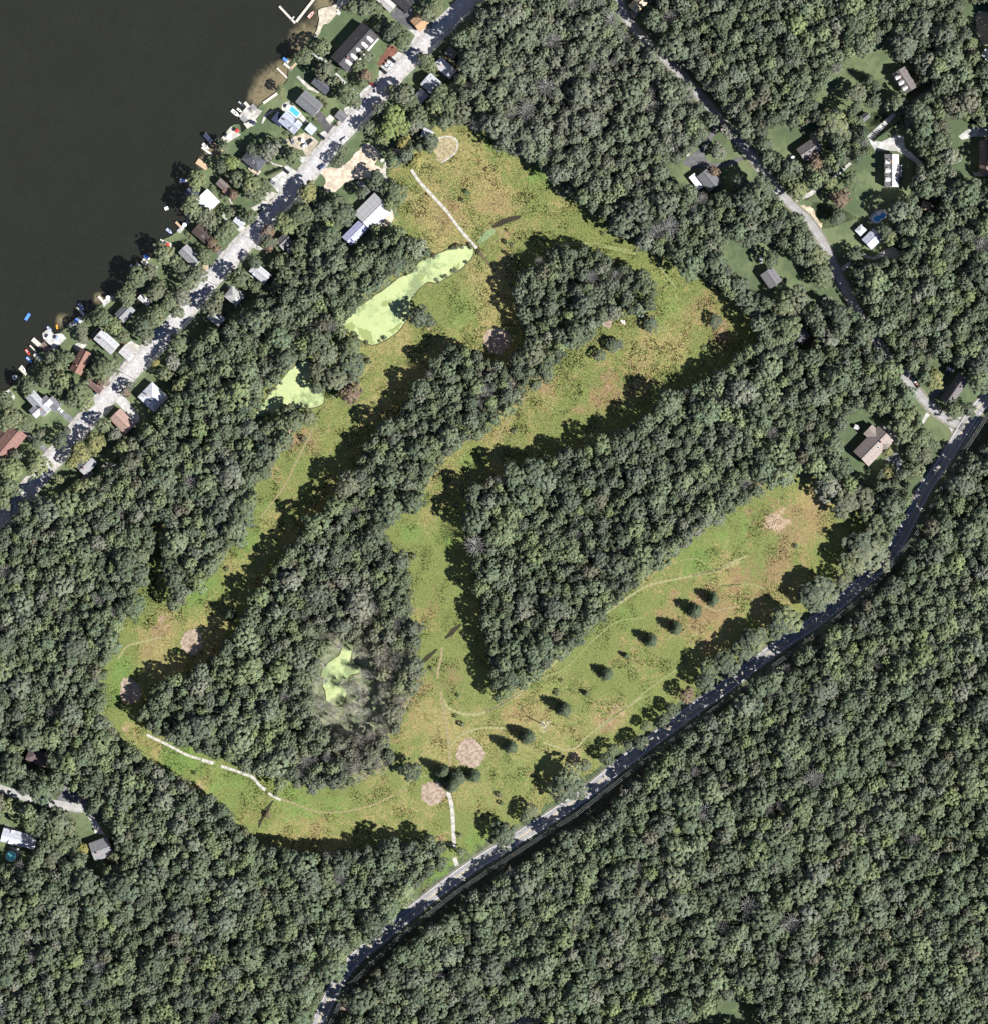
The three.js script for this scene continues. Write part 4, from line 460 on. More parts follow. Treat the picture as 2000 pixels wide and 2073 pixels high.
// ---------------------------------------------------------------- trees
const leafMatOf = (c) => new THREE.MeshStandardMaterial({ color: c, roughness: 0.8, vertexColors: true, side: THREE.DoubleSide });
const barkMat = std(rgb(92, 84, 74), 0.95), deadMat = std(rgb(186, 180, 172), 0.9);
class Cards { constructor() { this.p = []; this.n = []; this.c = []; this.i = []; }
  add(x, y, z, nx, ny, nz, bx, by, bz, a, b, c) { // a diamond leaf spray at x,y,z facing n, shading normal b
    let tx = ny * 0.3 - nz, ty = nz * 0.2 - nx * 0.3, tz = nx - ny * 0.2; const s = rnd() * 6.28; let l = Math.hypot(tx, ty, tz) || 1; tx /= l; ty /= l; tz /= l;
    let ux = ny * tz - nz * ty, uy = nz * tx - nx * tz, uz = nx * ty - ny * tx; const cs = Math.cos(s), sn = Math.sin(s);
    const Tx = tx * cs + ux * sn, Ty = ty * cs + uy * sn, Tz = tz * cs + uz * sn, Ux = ux * cs - tx * sn, Uy = uy * cs - ty * sn, Uz = uz * cs - tz * sn, k = this.p.length / 3;
    this.p.push(x - Tx * a, y - Ty * a, z - Tz * a, x + Ux * b, y + Uy * b, z + Uz * b, x + Tx * a, y + Ty * a, z + Tz * a, x - Ux * b, y - Uy * b, z - Uz * b);
    for (let q = 0; q < 4; q++) { this.n.push(bx, by, bz); this.c.push(c[0], c[1], c[2]); }
    // winding so that the face looks along n
    const fx = (Uy + Ty) * (2 * Tz) - (Uz + Tz) * (2 * Ty), fy = (Uz + Tz) * (2 * Tx) - (Ux + Tx) * (2 * Tz), fz = (Ux + Tx) * (2 * Ty) - (Uy + Ty) * (2 * Tx);
    if (fx * nx + fy * ny + fz * nz > 0) this.i.push(k, k + 1, k + 2, k, k + 2, k + 3); else this.i.push(k, k + 2, k + 1, k, k + 3, k + 2);
  }
  geo() { const g = new THREE.BufferGeometry(); g.setAttribute('position', new THREE.Float32BufferAttribute(this.p, 3)); g.setAttribute('normal', new THREE.Float32BufferAttribute(this.n, 3)); g.setAttribute('color', new THREE.Float32BufferAttribute(this.c, 3)); g.setIndex(this.i); return g; } }
const unit = () => { const y = rr(-1, 1), a = rnd() * 6.2832, r = Math.sqrt(1 - y * y); return [Math.cos(a) * r, y, Math.sin(a) * r]; };
const norm = (x, y, z) => { const l = Math.hypot(x, y, z) || 1; return [x / l, y / l, z / l]; };
// broadleaf crown: R metres wide, top at H
function crownGeo(sd, { R = 5, H = 17, nC = 54, nL = 44, leaf = 0.42, top = 0.34, loose = 0 } = {}) {
  seed(sd); const C0 = new Cards(), cy = H * (1 - top), ry = H * top, pa = rnd() * 6.28, pb = rnd() * 6.28, pc = rnd() * 6.28;
  for (let k = 0; k < nC; k++) {
    const y = 1 - 1.5 * (k + 0.5) / nC + rr(-0.06, 0.06), a = k * 2.39996 + rr(-0.35, 0.35), r = Math.sqrt(Math.max(0, 1 - y * y));
    const lob = 1 + 0.16 * Math.sin(2 * a + pa) + 0.13 * Math.sin(3 * a + pb) + 0.07 * Math.sin(5 * a + pc), d = [Math.cos(a) * r, clamp(y, -1, 1), Math.sin(a) * r], out = rr(0.62 - loose, 1);
    const cx = d[0] * R * lob * out, cz = d[2] * R * lob * out, cyy = cy + d[1] * ry * (0.8 + 0.25 * rnd()) * (0.9 + 0.15 * lob), rc = rr(0.11, 0.22) * R, tint = rr(0.78, 1.24), hue = rr(-0.08, 0.08);
    const n = Math.round(nL * (0.6 + 0.8 * rnd()));
    for (let q = 0; q < n; q++) {
      const u = unit(); if (u[0] * d[0] + u[1] * (d[1] + 0.4) + u[2] * d[2] < -0.35) { u[0] *= -1; u[1] *= -1; u[2] *= -1; }
      const k2 = rc * rr(0.55, 1.05), x = cx + u[0] * k2, yy = cyy + u[1] * k2 * 0.75, z = cz + u[2] * k2, w = unit();
      const nn = norm(u[0] * 0.8 + d[0] * 0.3 + w[0] * 0.75, u[1] * 0.8 + d[1] * 0.3 + 0.35 + w[1] * 0.75, u[2] * 0.8 + d[2] * 0.3 + w[2] * 0.75), b = norm(u[0] + nn[0] * 0.7 + d[0] * 0.5, u[1] + nn[1] * 0.7 + d[1] * 0.5, u[2] + nn[2] * 0.7 + d[2] * 0.5);
      const s = leaf * rr(0.55, 1.3), t = tint * rr(0.8, 1.2);
      C0.add(x, yy, z, ...nn, ...b, s, s * rr(0.5, 0.8), [t * (1 + hue), t, t * (1 - hue)]);
    }
  }
  return C0.geo();
}
function tube(a, b, r0, r1, seg = 5) { const g = new THREE.CylinderGeometry(r1, r0, 1, seg, 1, false); const A0 = new THREE.Vector3(...a), B0 = new THREE.Vector3(...b), d = B0.clone().sub(A0), l = d.length(); g.scale(1, l, 1); g.translate(0, l / 2, 0); g.applyQuaternion(new THREE.Quaternion().setFromUnitVectors(new THREE.Vector3(0, 1, 0), d.normalize())); g.translate(...a); return g; }
function trunkGeo(sd, R = 5, H = 17) { seed(sd); const p = [], top = [rr(-0.4, 0.4), H * 0.5, rr(-0.4, 0.4)]; p.push(tube([0, -0.2, 0], top, 0.34, 0.24, 7)); for (let k = 0; k < 6; k++) { const a = k * 1.05 + rr(-0.3, 0.3), f = rr(0.6, 1), s = [top[0] * f, top[1] * f, top[2] * f], e = [Math.cos(a) * R * rr(0.45, 0.7), H * rr(0.64, 0.86), Math.sin(a) * R * rr(0.45, 0.7)]; p.push(tube(s, e, 0.17, 0.06)); } p.push(tube(top, [rr(-0.5, 0.5), H * 0.9, rr(-0.5, 0.5)], 0.22, 0.05)); const g = mergeGeometries(p); return g; }
function deadGeo(sd, R = 4.5, H = 18) { seed(sd); const p = []; p.push(tube([0, -0.2, 0], [0.3, H * 0.55, 0.2], 0.34, 0.22, 7)); const grow2 = (s, dir, len, r, lv) => { const e = [s[0] + dir[0] * len, s[1] + dir[1] * len, s[2] + dir[2] * len]; p.push(tube(s, e, r, r * 0.6, 4)); if (lv > 0) for (let k = 0; k < 3; k++) grow2(e, norm(dir[0] + rr(-0.8, 0.8), dir[1] + rr(-0.3, 0.6), dir[2] + rr(-0.8, 0.8)), len * rr(0.55, 0.8), r * 0.62, lv - 1); };
  for (let k = 0; k < 8; k++) { const a = k * 0.83 + rr(-0.3, 0.3), f = rr(0.7, 1); grow2([0.3 * f, H * 0.55 * f, 0.2 * f], norm(Math.cos(a), rr(0.35, 1.1), Math.sin(a)), R * rr(0.4, 0.62), 0.16, 2); } return mergeGeometries(p); }
function sprayGeo(sd, R = 5, H = 16) { // thin, half bare crown: fine twigs with few leaves
  seed(sd); const p = []; p.push(tube([0, -0.2, 0], [0, H * 0.6, 0], 0.22, 0.14, 6)); for (let k = 0; k < 46; k++) { const a = k * 2.4, t = Math.sqrt((k + 0.5) / 46), e = [Math.cos(a) * R * t, H * (1 - 0.32 * t * t) + rr(-0.7, 0.7), Math.sin(a) * R * t], m = [e[0] * 0.45, H * 0.72, e[2] * 0.45]; p.push(tube([0, H * rr(0.45, 0.6), 0], m, 0.09, 0.06, 3), tube(m, e, 0.07, 0.035, 3)); for (let q = 0; q < 3; q++) { const f = rr(0.3, 0.9), s = [m[0] + (e[0] - m[0]) * f, m[1] + (e[1] - m[1]) * f, m[2] + (e[2] - m[2]) * f]; p.push(tube(s, [s[0] + rr(-0.9, 0.9), s[1] + rr(0.1, 0.9), s[2] + rr(-0.9, 0.9)], 0.045, 0.025, 3)); } } return mergeGeometries(p); }
function spruceGeo(sd, R = 3.6, H = 12, full = 0.3) { seed(sd); const C0 = new Cards(), tiers = 22; for (let t = 0; t < tiers; t++) { const f = (t + 0.5) / tiers, y = H * (0.06 + 0.94 * f), r = R * Math.pow(Math.max(0, 1 - f), full) * (f < 0.1 ? 0.85 : 1), nb = Math.max(5, Math.round(15 * (1 - f) + 4)); for (let b = 0; b < nb; b++) { const a = b / nb * 6.283 + t * 0.7 + rr(-0.2, 0.2), rl = r * rr(0.62, 1.2), tint = rr(0.7, 1.3), n = Math.max(4, Math.round(rl * 6)); for (let q = 0; q < n; q++) { const g = (q + rnd()) / n, x = Math.cos(a) * rl * g + rr(-0.25, 0.25), z = Math.sin(a) * rl * g + rr(-0.25, 0.25), yy = y - rl * g * 0.22 + rr(-0.18, 0.18), w = unit(), nn = norm(Math.cos(a) * 0.55 + w[0] * 0.6, 0.75 + w[1] * 0.4, Math.sin(a) * 0.55 + w[2] * 0.6), bb = norm(Math.cos(a) * 0.4 + nn[0], 0.2 + nn[1], Math.sin(a) * 0.4 + nn[2]), s = rr(0.26, 0.55), k = tint * rr(0.85, 1.15); C0.add(x, yy, z, ...nn, ...bb, s, s * 0.55, [k, k, k]); } } } return C0.geo(); }

console.log('crowns');
const CROWNS = [], NV = 9;
for (let k = 0; k < NV; k++) CROWNS.push({ crown: crownGeo(100 + k, { R: 5, H: 17, nC: 76 + (k % 4) * 10, nL: 25, leaf: 0.46, top: 0.24 + 0.05 * (k % 3), loose: (k % 3) * 0.1 }), trunk: trunkGeo(200 + k) });
const SPRUCES = [0, 1, 2].map((k) => ({ crown: spruceGeo(300 + k), trunk: tube([0, -0.2, 0], [0, 11.4, 0], 0.2, 0.04, 6) }));
const DEADS = [0, 1, 2, 3].map((k) => deadGeo(400 + k)), SPRAYS = [0, 1, 2].map((k) => sprayGeo(420 + k));
const stemGeo = tube([0, -0.1, 0], [0, 1.5, 0], 0.09, 0.04, 5);
const BUSH = [0, 1, 2].map((k) => crownGeo(500 + k, { R: 2, H: 2.6, nC: 24, nL: 34, leaf: 0.28, top: 0.5 }));
// foliage colours (linear base colour)
const LEAF = [[0.08, 0.093, 0.047], [0.092, 0.106, 0.052], [0.07, 0.086, 0.041], [0.106, 0.118, 0.058], [0.094, 0.104, 0.06], [0.08, 0.099, 0.046], [0.116, 0.132, 0.055], [0.088, 0.094, 0.055]];
const leafMats = LEAF.map((c) => leafMatOf(new THREE.Color().setRGB(...c)));
const brightLeaf = leafMatOf(new THREE.Color().setRGB(0.12, 0.15, 0.045)), oliveLeaf = leafMatOf(new THREE.Color().setRGB(0.14, 0.14, 0.05)), yellowLeaf = leafMatOf(new THREE.Color().setRGB(0.19, 0.175, 0.05)), rustLeaf = leafMatOf(new THREE.Color().setRGB(0.125, 0.085, 0.055)), paleLeaf = leafMatOf(new THREE.Color().setRGB(0.115, 0.12, 0.085)), darkLeaf = leafMatOf(new THREE.Color().setRGB(0.06, 0.076, 0.043)), spruceLeaf = leafMatOf(new THREE.Color().setRGB(0.042, 0.06, 0.026));
const instLeaf = leafMatOf(new THREE.Color(1, 1, 1));
const TREE_KIND = { n: null, b: brightLeaf, o: oliveLeaf, y: yellowLeaf, r: rustLeaf, p: paleLeaf, d: darkLeaf };
let nDecid = 0;
function plant(x, z, r, label, group, kind = 'n', hgt) {
  const v = CROWNS[Math.floor(rnd() * NV)], s = r / 4.6, g = thing('deciduous_tree', label, 'tree', [x, z], rnd() * 6.28, group); nDecid++;
  const sy = (hgt ?? clamp(r * 2.2 + rr(3, 6), 5, 20)) / 17; g.scale.set(s, sy, s);
  mesh('trunk', v.trunk, barkMat, g); mesh('crown', v.crown, TREE_KIND[kind] ?? pick(leafMats), g); return g;
}
const taken = []; // [x, z, r] of trees set by hand
const handTrees = (f, rows, label, group, hgt) => { for (const row of rows) { const [x, y, r, k] = row, [u, v] = f(x, y), w = P(u, v, 9), R0 = r / f.s * MPP * (k === 'd' ? 0.85 : 0.95); if (k === 'd') { w[0] += R0 * 0.75; w[1] += R0 * 0.4; } plant(w[0], w[1], R0, k === 'r' ? label.replace('leafy', 'rust coloured') : k === 'y' ? label.replace('leafy', 'yellowing') : k === 'b' ? label.replace('leafy', 'bright green') : k === 'o' ? label.replace('leafy', 'olive green') : k === 'p' ? label.replace('leafy', 'pale grey green') : k === 'd' ? label.replace('leafy', 'dark green') : label, group, k, hgt ?? clamp(R0 * 1.8 + rr(1.5, 3.5), 3.5, 14)); taken.push([w[0], w[1], R0]); } };
seed(900);
handTrees(A, [[570, 362, 72], [436, 432, 68], [372, 420, 40, 'd'], [815, 55, 60], [905, 60, 64], [960, 40, 50], [600, 545, 82], [680, 622, 52], [765, 720, 78], [555, 498, 48], [830, 775, 52], [1190, 305, 82], [1075, 215, 84, 'd'], [985, 190, 50, 'd'], [912, 432, 58], [855, 505, 52], [905, 575, 50, 'r'], [885, 630, 45], [1385, 100, 64], [1440, 50, 55], [258, 682, 36], [1000, 60, 40]], 'leafy tree beside the lodge and the narrow lakeside houses', 'trees around the lodge');
handTrees(A, [[1200, 725, 84], [1120, 692, 52], [1255, 785, 62], [1125, 905, 92, 'b'], [1180, 960, 70, 'b'], [1082, 1000, 78, 'b'], [1040, 1060, 50], [1205, 1100, 60, 'y'], [935, 975, 58], [1362, 1062, 72, 'd'], [1018, 838, 54], [1410, 505, 46], [1370, 455, 56], [1480, 740, 80], [1550, 800, 90], [1450, 840, 80], [1600, 690, 60], [1660, 860, 90], [1320, 880, 70], [1290, 950, 60, 'p']], 'leafy tree between the lakeside road and the north meadow', 'trees across the road from the lodge');
handTrees(F, [[920, 475, 56, 'y'], [560, 600, 84, 'd'], [640, 650, 70, 'd'], [760, 720, 88], [720, 800, 60], [470, 700, 50, 'd'], [690, 690, 60], [620, 1010, 50], [560, 1090, 70, 'd'], [300, 860, 100, 'd'], [160, 830, 100, 'd'], [240, 940, 60, 'b'], [320, 790, 60], [80, 740, 60, 'o'], [40, 900, 90]], 'leafy tree around the gravel car park and the hall', 'trees around the car park');
handTrees(B, [[935, 720, 92, 'p'], [1150, 785, 80], [560, 850, 70, 'b'], [480, 700, 58], [620, 1000, 92], [755, 1050, 94], [870, 1085, 72], [815, 1160, 72], [232, 1022, 92], [180, 1260, 96], [300, 1355, 84], [420, 860, 66, 'd'], [1590, 832, 66], [1625, 722, 48], [1300, 1110, 84, 'o'], [1235, 1190, 60], [1175, 1300, 56, 'b'], [720, 700, 66, 'd'], [450, 640, 40], [980, 640, 50]], 'leafy tree in gardens between the pool house and the white flat roof', 'trees of the upper lakeside gardens');
handTrees(C, [[720, 395, 82], [835, 470, 84], [950, 585, 92], [1010, 520, 72], [1052, 205, 46, 'r'], [1230, 180, 80], [1335, 120, 72], [1200, 425, 72], [1385, 552, 70, 'r'], [1400, 650, 66], [1395, 712, 46, 'r'], [1570, 485, 104], [1645, 390, 60, 'b'], [1765, 565, 104], [848, 668, 52, 'r'], [890, 720, 44, 'r'], [775, 800, 70], [395, 775, 108], [560, 905, 72], [490, 850, 64], [130, 1000, 104], [262, 945, 72], [300, 1135, 76], [40, 1185, 84], [640, 1030, 92], [725, 965, 80], [560, 1190, 84, 'p'], [350, 1065, 52], [1115, 1010, 104], [1255, 1085, 58], [1500, 850, 82], [1565, 955, 92], [1330, 1175, 60], [855, 1285, 92], [905, 1185, 62], [330, 1335, 82], [1020, 380, 50], [440, 1240, 80], [520, 1330, 60], [1700, 720, 90], [1720, 860, 90], [1210, 830, 70, 'd'], [1640, 1080, 90], [1480, 1090, 80]], 'leafy tree along the middle stretch of the lakeside road', 'trees of the middle lakeside gardens');
handTrees(D, [[1325, 65, 82], [1490, 195, 80], [1205, 235, 84], [985, 445, 92], [1090, 520, 82], [862, 462, 50], [1310, 495, 110, 'd'], [1490, 440, 82], [1405, 625, 70], [780, 565, 68], [790, 640, 48, 'p'], [1175, 622, 58], [1720, 690, 112], [1660, 860, 82, 'p'], [1580, 975, 80], [1740, 1090, 92], [625, 830, 78], [560, 900, 72], [485, 830, 60], [440, 985, 72], [425, 1062, 62], [270, 1092, 84], [1010, 925, 112], [880, 965, 62], [985, 1045, 58, 'r'], [1215, 1072, 46, 'd'], [1200, 1150, 50, 'r'], [765, 1150, 112], [825, 1250, 82], [700, 1235, 72], [50, 1235, 92], [1490, 872, 40, 'y'], [1800, 860, 80], [1840, 1000, 80], [600, 1040, 90], [560, 1120, 60]], 'leafy tree in the lower lakeside gardens near the brown houses', 'trees of the lower lakeside gardens');
handTrees(E, [[100, 470, 112], [245, 515, 82], [990, 520, 72], [768, 790, 92, 'o'], [920, 690, 92, 'o'], [520, 650, 92, 'd'], [690, 880, 60, 'o'], [300, 668, 66, 'd'], [380, 602, 46], [360, 905, 112], [100, 945, 114], [150, 810, 58], [90, 1105, 112], [1280, 722, 82], [1180, 745, 92], [1100, 610, 60, 'p'], [600, 560, 50, 'd'], [950, 1080, 90], [800, 1130, 100], [60, 340, 80], [30, 1250, 90], [560, 1040, 50]], 'leafy tree around the junction and the long reddish roofed house', 'trees around the side street junction');
handTrees(I, [[620, 900, 96], [745, 925, 84, 'd'], [1015, 975, 100], [1100, 1040, 70], [420, 1175, 130], [640, 1190, 80], [790, 800, 50, 'd'], [530, 1290, 90]], 'leafy tree on the lawn below the house with three dormers', 'trees on the north east lawns');
handTrees(J, [[1250, 860, 110], [1180, 760, 80], [640, 800, 110, 'd'], [450, 690, 56, 'r'], [600, 300, 86, 'p'], [490, 500, 76, 'p'], [1590, 260, 140], [1000, 520, 60, 'd'], [1660, 950, 90, 'r'], [1580, 1090, 80, 'd'], [1760, 780, 86], [1420, 620, 80, 'r'], [1360, 690, 80], [1480, 720, 70], [1560, 800, 60]], 'leafy tree near the lane houses in the eastern wood', 'trees by the lane houses');
handTrees(L, [[470, 560, 90, 'd'], [780, 980, 120], [640, 1060, 120], [1260, 520, 90, 'd'], [1110, 160, 80, 'd'], [1330, 590, 60], [1560, 300, 100, 'd'], [1680, 380, 90], [960, 560, 100], [1000, 700, 100], [1010, 790, 90], [120, 800, 120, 'd'], [200, 940, 120, 'd'], [330, 1040, 100, 'd']], 'leafy tree around the blue roofed house and the wide lawn', 'trees round the wide lawn');
handTrees(M, [[1050, 1000, 100], [1100, 1080, 100], [1240, 1130, 110], [1330, 1180, 80], [1180, 1250, 90], [1280, 1280, 80], [940, 1450, 66, 'o'], [930, 1250, 50, 'o'], [1370, 560, 90, 'o'], [1560, 850, 90], [1660, 820, 80, 'd'], [840, 1440, 60, 'd'], [1010, 1560, 70], [1130, 900, 90], [880, 1560, 80, 'd'], [1200, 1420, 80]], 'leafy tree between the cream fronted house and the road junction', 'trees at the road junction');
handTrees(N, [[700, 1080, 150], [660, 1250, 130], [830, 1150, 110], [760, 1400, 130], [640, 1550, 150], [420, 1000, 130, 'd'], [420, 1150, 120, 'd'], [860, 1330, 100], [980, 1420, 70, 'y'], [1400, 1500, 90], [1340, 1640, 110, 'd'], [100, 900, 100]], 'leafy tree beside the dead end street houses', 'trees by the dead end street');
handTrees(T, [[860, 1100, 140, 'd'], [980, 1130, 120], [610, 1320, 130, 'd'], [720, 1340, 110], [1330, 820, 170], [1220, 720, 130, 'd'], [1180, 440, 110], [1050, 330, 100, 'p'], [1330, 420, 100], [1420, 600, 90], [400, 1450, 100, 'd'], [480, 1500, 90], [1150, 1040, 70], [1240, 900, 100], [960, 220, 100, 'd'], [1420, 760, 80]], 'leafy tree between the south meadow and the lined road', 'roadside trees of the south meadow');
handTrees(O, [[1830, 790, 110, 'd'], [1700, 880, 110, 'd'], [1560, 1020, 90, 'd'], [1640, 960, 80], [1470, 1160, 60, 'r'], [1320, 1260, 60, 'd'], [1250, 1340, 60, 'd'], [1160, 1400, 40], [1080, 1500, 60, 'd']], 'leafy tree on the bank above the lined road', 'bank trees above the lined road');
handTrees(Q, [[1230, 680, 140, 'd'], [1340, 640, 90], [1450, 570, 46], [1580, 500, 60, 'd'], [1660, 440, 46], [1760, 390, 50, 'd'], [760, 1060, 110, 'd'], [1030, 920, 60], [960, 960, 50, 'd'], [60, 580, 90, 'd'], [310, 1300, 60, 'd'], [500, 1230, 40]], 'leafy tree standing in the rough grass near the straw circles', 'trees near the straw circles');
handTrees(G, [[690, 290, 100, 'd'], [850, 330, 64], [880, 690, 90, 'd'], [990, 740, 50, 'd'], [350, 1050, 120, 'd'], [420, 960, 80], [230, 1010, 90], [300, 1200, 90], [420, 1310, 80, 'r'], [120, 1240, 60, 'd'], [180, 1150, 70], [350, 850, 60]], 'leafy tree on the bank of the weed covered ponds', 'trees on the pond banks');
handTrees(view(466, 445, 1.976), [[262, 806, 44], [205, 822, 40], [318, 792, 34], [150, 845, 40], [235, 760, 26]], 'leafy tree on the south bank of the smaller weed covered pond', 'trees south of the smaller pond');
handTrees(X, [[1230, 1215, 50, 'd'], [1030, 1330, 46, 'd'], [960, 1390, 36, 'd'], [1590, 1200, 40, 'd'], [770, 475, 60, 'd'], [490, 790, 14, 'd'], [490, 850, 12, 'd']], 'leafy small tree alone on the north meadow', 'lone small trees of the north meadow', 6);

// field conifers
const conifer = (f, x, y, r, label, group, H) => { const [u, v] = f(x, y), w = P(u, v, 5), g = thing('spruce_tree', label, 'conifer', [w[0], w[1]], rnd() * 6, group), s = r / f.s * MPP / 3.8, p = pick(SPRUCES), vy = rr(0.8, 1.25); g.scale.set(s * rr(0.9, 1.12), vy * (H ?? clamp(r / f.s * MPP * 2.5, 2, 11)) / 12, s * rr(0.88, 1.1)); mesh('trunk', p.trunk, barkMat, g); mesh('crown', p.crown, spruceLeaf, g); taken.push([w[0], w[1], 1]); };
seed(901);
for (const [x, y, r] of [[1670, 428, 56], [1530, 515, 62], [1385, 650, 56], [1195, 745, 62], [855, 1000, 56], [1005, 860, 24], [700, 1150, 24], [530, 1270, 66], [240, 1475, 58]]) conifer(O, x, y, r, 'dark round conifer in the row down the south meadow', 'row of meadow conifers');
for (const [x, y, r] of [[880, 425, 56], [1010, 350, 60], [470, 660, 70], [600, 650, 60], [360, 610, 60], [430, 720, 60]]) conifer(Q, x, y, r, 'dark conifer clustered around the straw circles', 'conifers by the straw circles');
for (let k = 0; k < 17; k++) conifer(K, 650 + k * 21, 445 - k * 15.5, 17, 'small clipped arborvitae in the toothed hedge beside the white drive', 'toothed hedge', 4.2);
for (let k = 0; k < 8; k++) conifer(B, 905 + k * 20, 962 - k * 9, 15, 'small pointed shrub in the short hedge row above the wide drive', 'short hedge row', 2.6);
for (const [f, x, y] of [[I, 740, 760], [J, 1640, 1120], [R, 1000, 160]]) conifer(f, x, y, 60, 'single tall dark spruce beside a lawn', 'single spruces', 11);

// the woods: Poisson scatter over everything not cleared
console.log('woods');
seed(1234);
const trees = [], cell = 5, gridN = 160, grid = new Map(), key = (x, z) => Math.floor(x / cell) * 4096 + Math.floor(z / cell);
const put = (t) => { const k = key(t.x, t.z); (grid.get(k) ?? grid.set(k, []).get(k)).push(t); };
for (const [x, z, r] of taken) put({ x, z, d: r * 0.8 });
const okAt = (x, z, d) => { const cx = Math.floor(x / cell), cz = Math.floor(z / cell); for (let i = -2; i <= 2; i++) for (let j = -2; j <= 2; j++) for (const t of grid.get((cx + i) * 4096 + cz + j) ?? []) { const q = (t.d + d); if ((t.x - x) ** 2 + (t.z - z) ** 2 < q * q) return false; } return true; };
for (let n = 0; n < 260000; n++) {
  const x = rr(-335, 345), z = rr(-325, 345); if (at(clear, x, z) > 128) continue;
  if (x < -329 || x > 329 || z > 329) { if (x < -300 && z < -70) continue; }
  const q0 = rnd(), small = n > 70000, r = (small ? rr(2.1, 3.4) : q0 < 0.68 ? rr(3.4, 5.0) : rr(5.2, 8.2)) * (0.85 + 0.3 * fbm(x * 0.02, z * 0.02, 2)), d = r * (small ? 0.56 : 0.62);
  if (!okAt(x, z, d)) continue; const t = { x, z, r, d, e: at(edgeMask, x, z) > 128 }; put(t); trees.push(t);
}
console.log('trees', trees.length, 'by hand', nDecid);
// zones that tint the wood (V coordinates): grey olive north wood, brown swamp
const [nx, nz] = P(...V(1100, 190)), [swx, swz] = P(...V(690, 1320)), [sex, sez] = P(...V(1500, 1600));
const listsI = CROWNS.map(() => []), spray = SPRAYS.map(() => []);
const inFrame = (t) => Math.abs(t.x) < 300 && Math.abs(t.z) < 311;
const edge = trees.filter((t) => t.e && inFrame(t)).sort((a, b) => b.r - a.r), single = new Set(edge.slice(0, Math.max(0, 299 - nDecid)));
seed(4321);
for (const t of trees) {
  const gN = Math.exp(-(((t.x - nx) / 75) ** 2 + ((t.z - nz) / 55) ** 2)), gS = Math.exp(-(((t.x - swx) / 30) ** 2 + ((t.z - swz) / 46) ** 2)), H = t.r < 3.2 ? rr(11.5, 15.5) : clamp(11 + t.r * 1.35 + rr(-2.2, 2.2), 8, 22);
  if (single.has(t)) { plant(t.x, t.z, t.r, 'tall broadleaf tree on the edge of a wood where it meets the meadow', 'wood edge trees', 'n', H); continue; }
  if (rnd() < 0.05 + 0.4 * gN + 0.9 * gS) { pick(spray).push({ x: t.x, z: t.z, r: rnd() * 6.28, s: t.r / 4.6, sy: H / 16 * rr(0.9, 1.1), c: gS > 0.3 ? [0.3, 0.275, 0.22] : [0.27, 0.26, 0.24] }); if (rnd() < 0.35 + 0.6 * gS) continue; }
  let c = pick(LEAF); const tone = fbm(t.x * 0.014 + 60, t.z * 0.014, 2), tone2 = fbm(t.x * 0.05, t.z * 0.05 + 33, 2), k = rr(0.78, 1.22) * (0.72 + 0.34 * tone + 0.3 * tone2); c = [c[0] * k * 0.84, c[1] * k * 0.91, c[2] * k * 1.0]; const f = rnd();
  if (f < 0.085) c = mixc(c, [0.125, 0.16, 0.055], rr(0.3, 0.75)); else if (f < 0.15) c = mixc(c, [0.135, 0.135, 0.1], rr(0.3, 0.8)); else if (f < 0.23) c = mixc(c, [0.045, 0.06, 0.034], 0.7); else if (f < 0.25) c = mixc(c, [0.11, 0.085, 0.06], 0.5);
  c = mixc(c, [0.112, 0.116, 0.082], 0.7 * gN); c = mixc(c, [0.075, 0.1, 0.05], 0.5 * smooth(0.55, 0.75, tone2)); c = mixc(c, [0.115, 0.1, 0.068], 0.7 * gS);
  pick(listsI).push({ x: t.x, z: t.z, r: rnd() * 6.28, s: t.r / 4.6, sy: H / 17, tx: rr(-0.06, 0.06), tz: rr(-0.06, 0.06), c });
}
{ const mp = toWorld(MARSH), sw = toWorld(SWAMP); for (let n = 0; n < 150; n++) { const x = swx + rr(-32, 32), z = swz + rr(-34, 34); if (!inPoly(mp, x, z) || (inPoly(sw, x, z) && rnd() < 0.8)) continue; const k = rr(0.85, 1.2); pick(spray).push({ x, z, r: rnd() * 6.28, s: rr(0.45, 0.9), sy: rr(0.45, 0.85), c: [0.34 * k, 0.33 * k, 0.27 * k] }); } }
listsI.forEach((l, i) => { tag(instances('woodland', CROWNS[i].crown, instLeaf, l), 'dense leafy canopy of the woods around the meadows', 'woodland', 'woodland canopy'); });
stuff(tag(instances('woodland_trunks', trunkGeo(777), std(rgb(92, 84, 74), 0.95), listsI.flat().map((p) => ({ ...p, c: [1, 1, 1] }))), 'trunks and limbs under the woodland canopy', 'trunks'));
spray.forEach((l, i) => tag(instances('bare_thicket', SPRAYS[i], std(0xffffff, 0.9), l), 'grey half bare crowns scattered through the woods', 'thicket', 'thin grey crowns'));
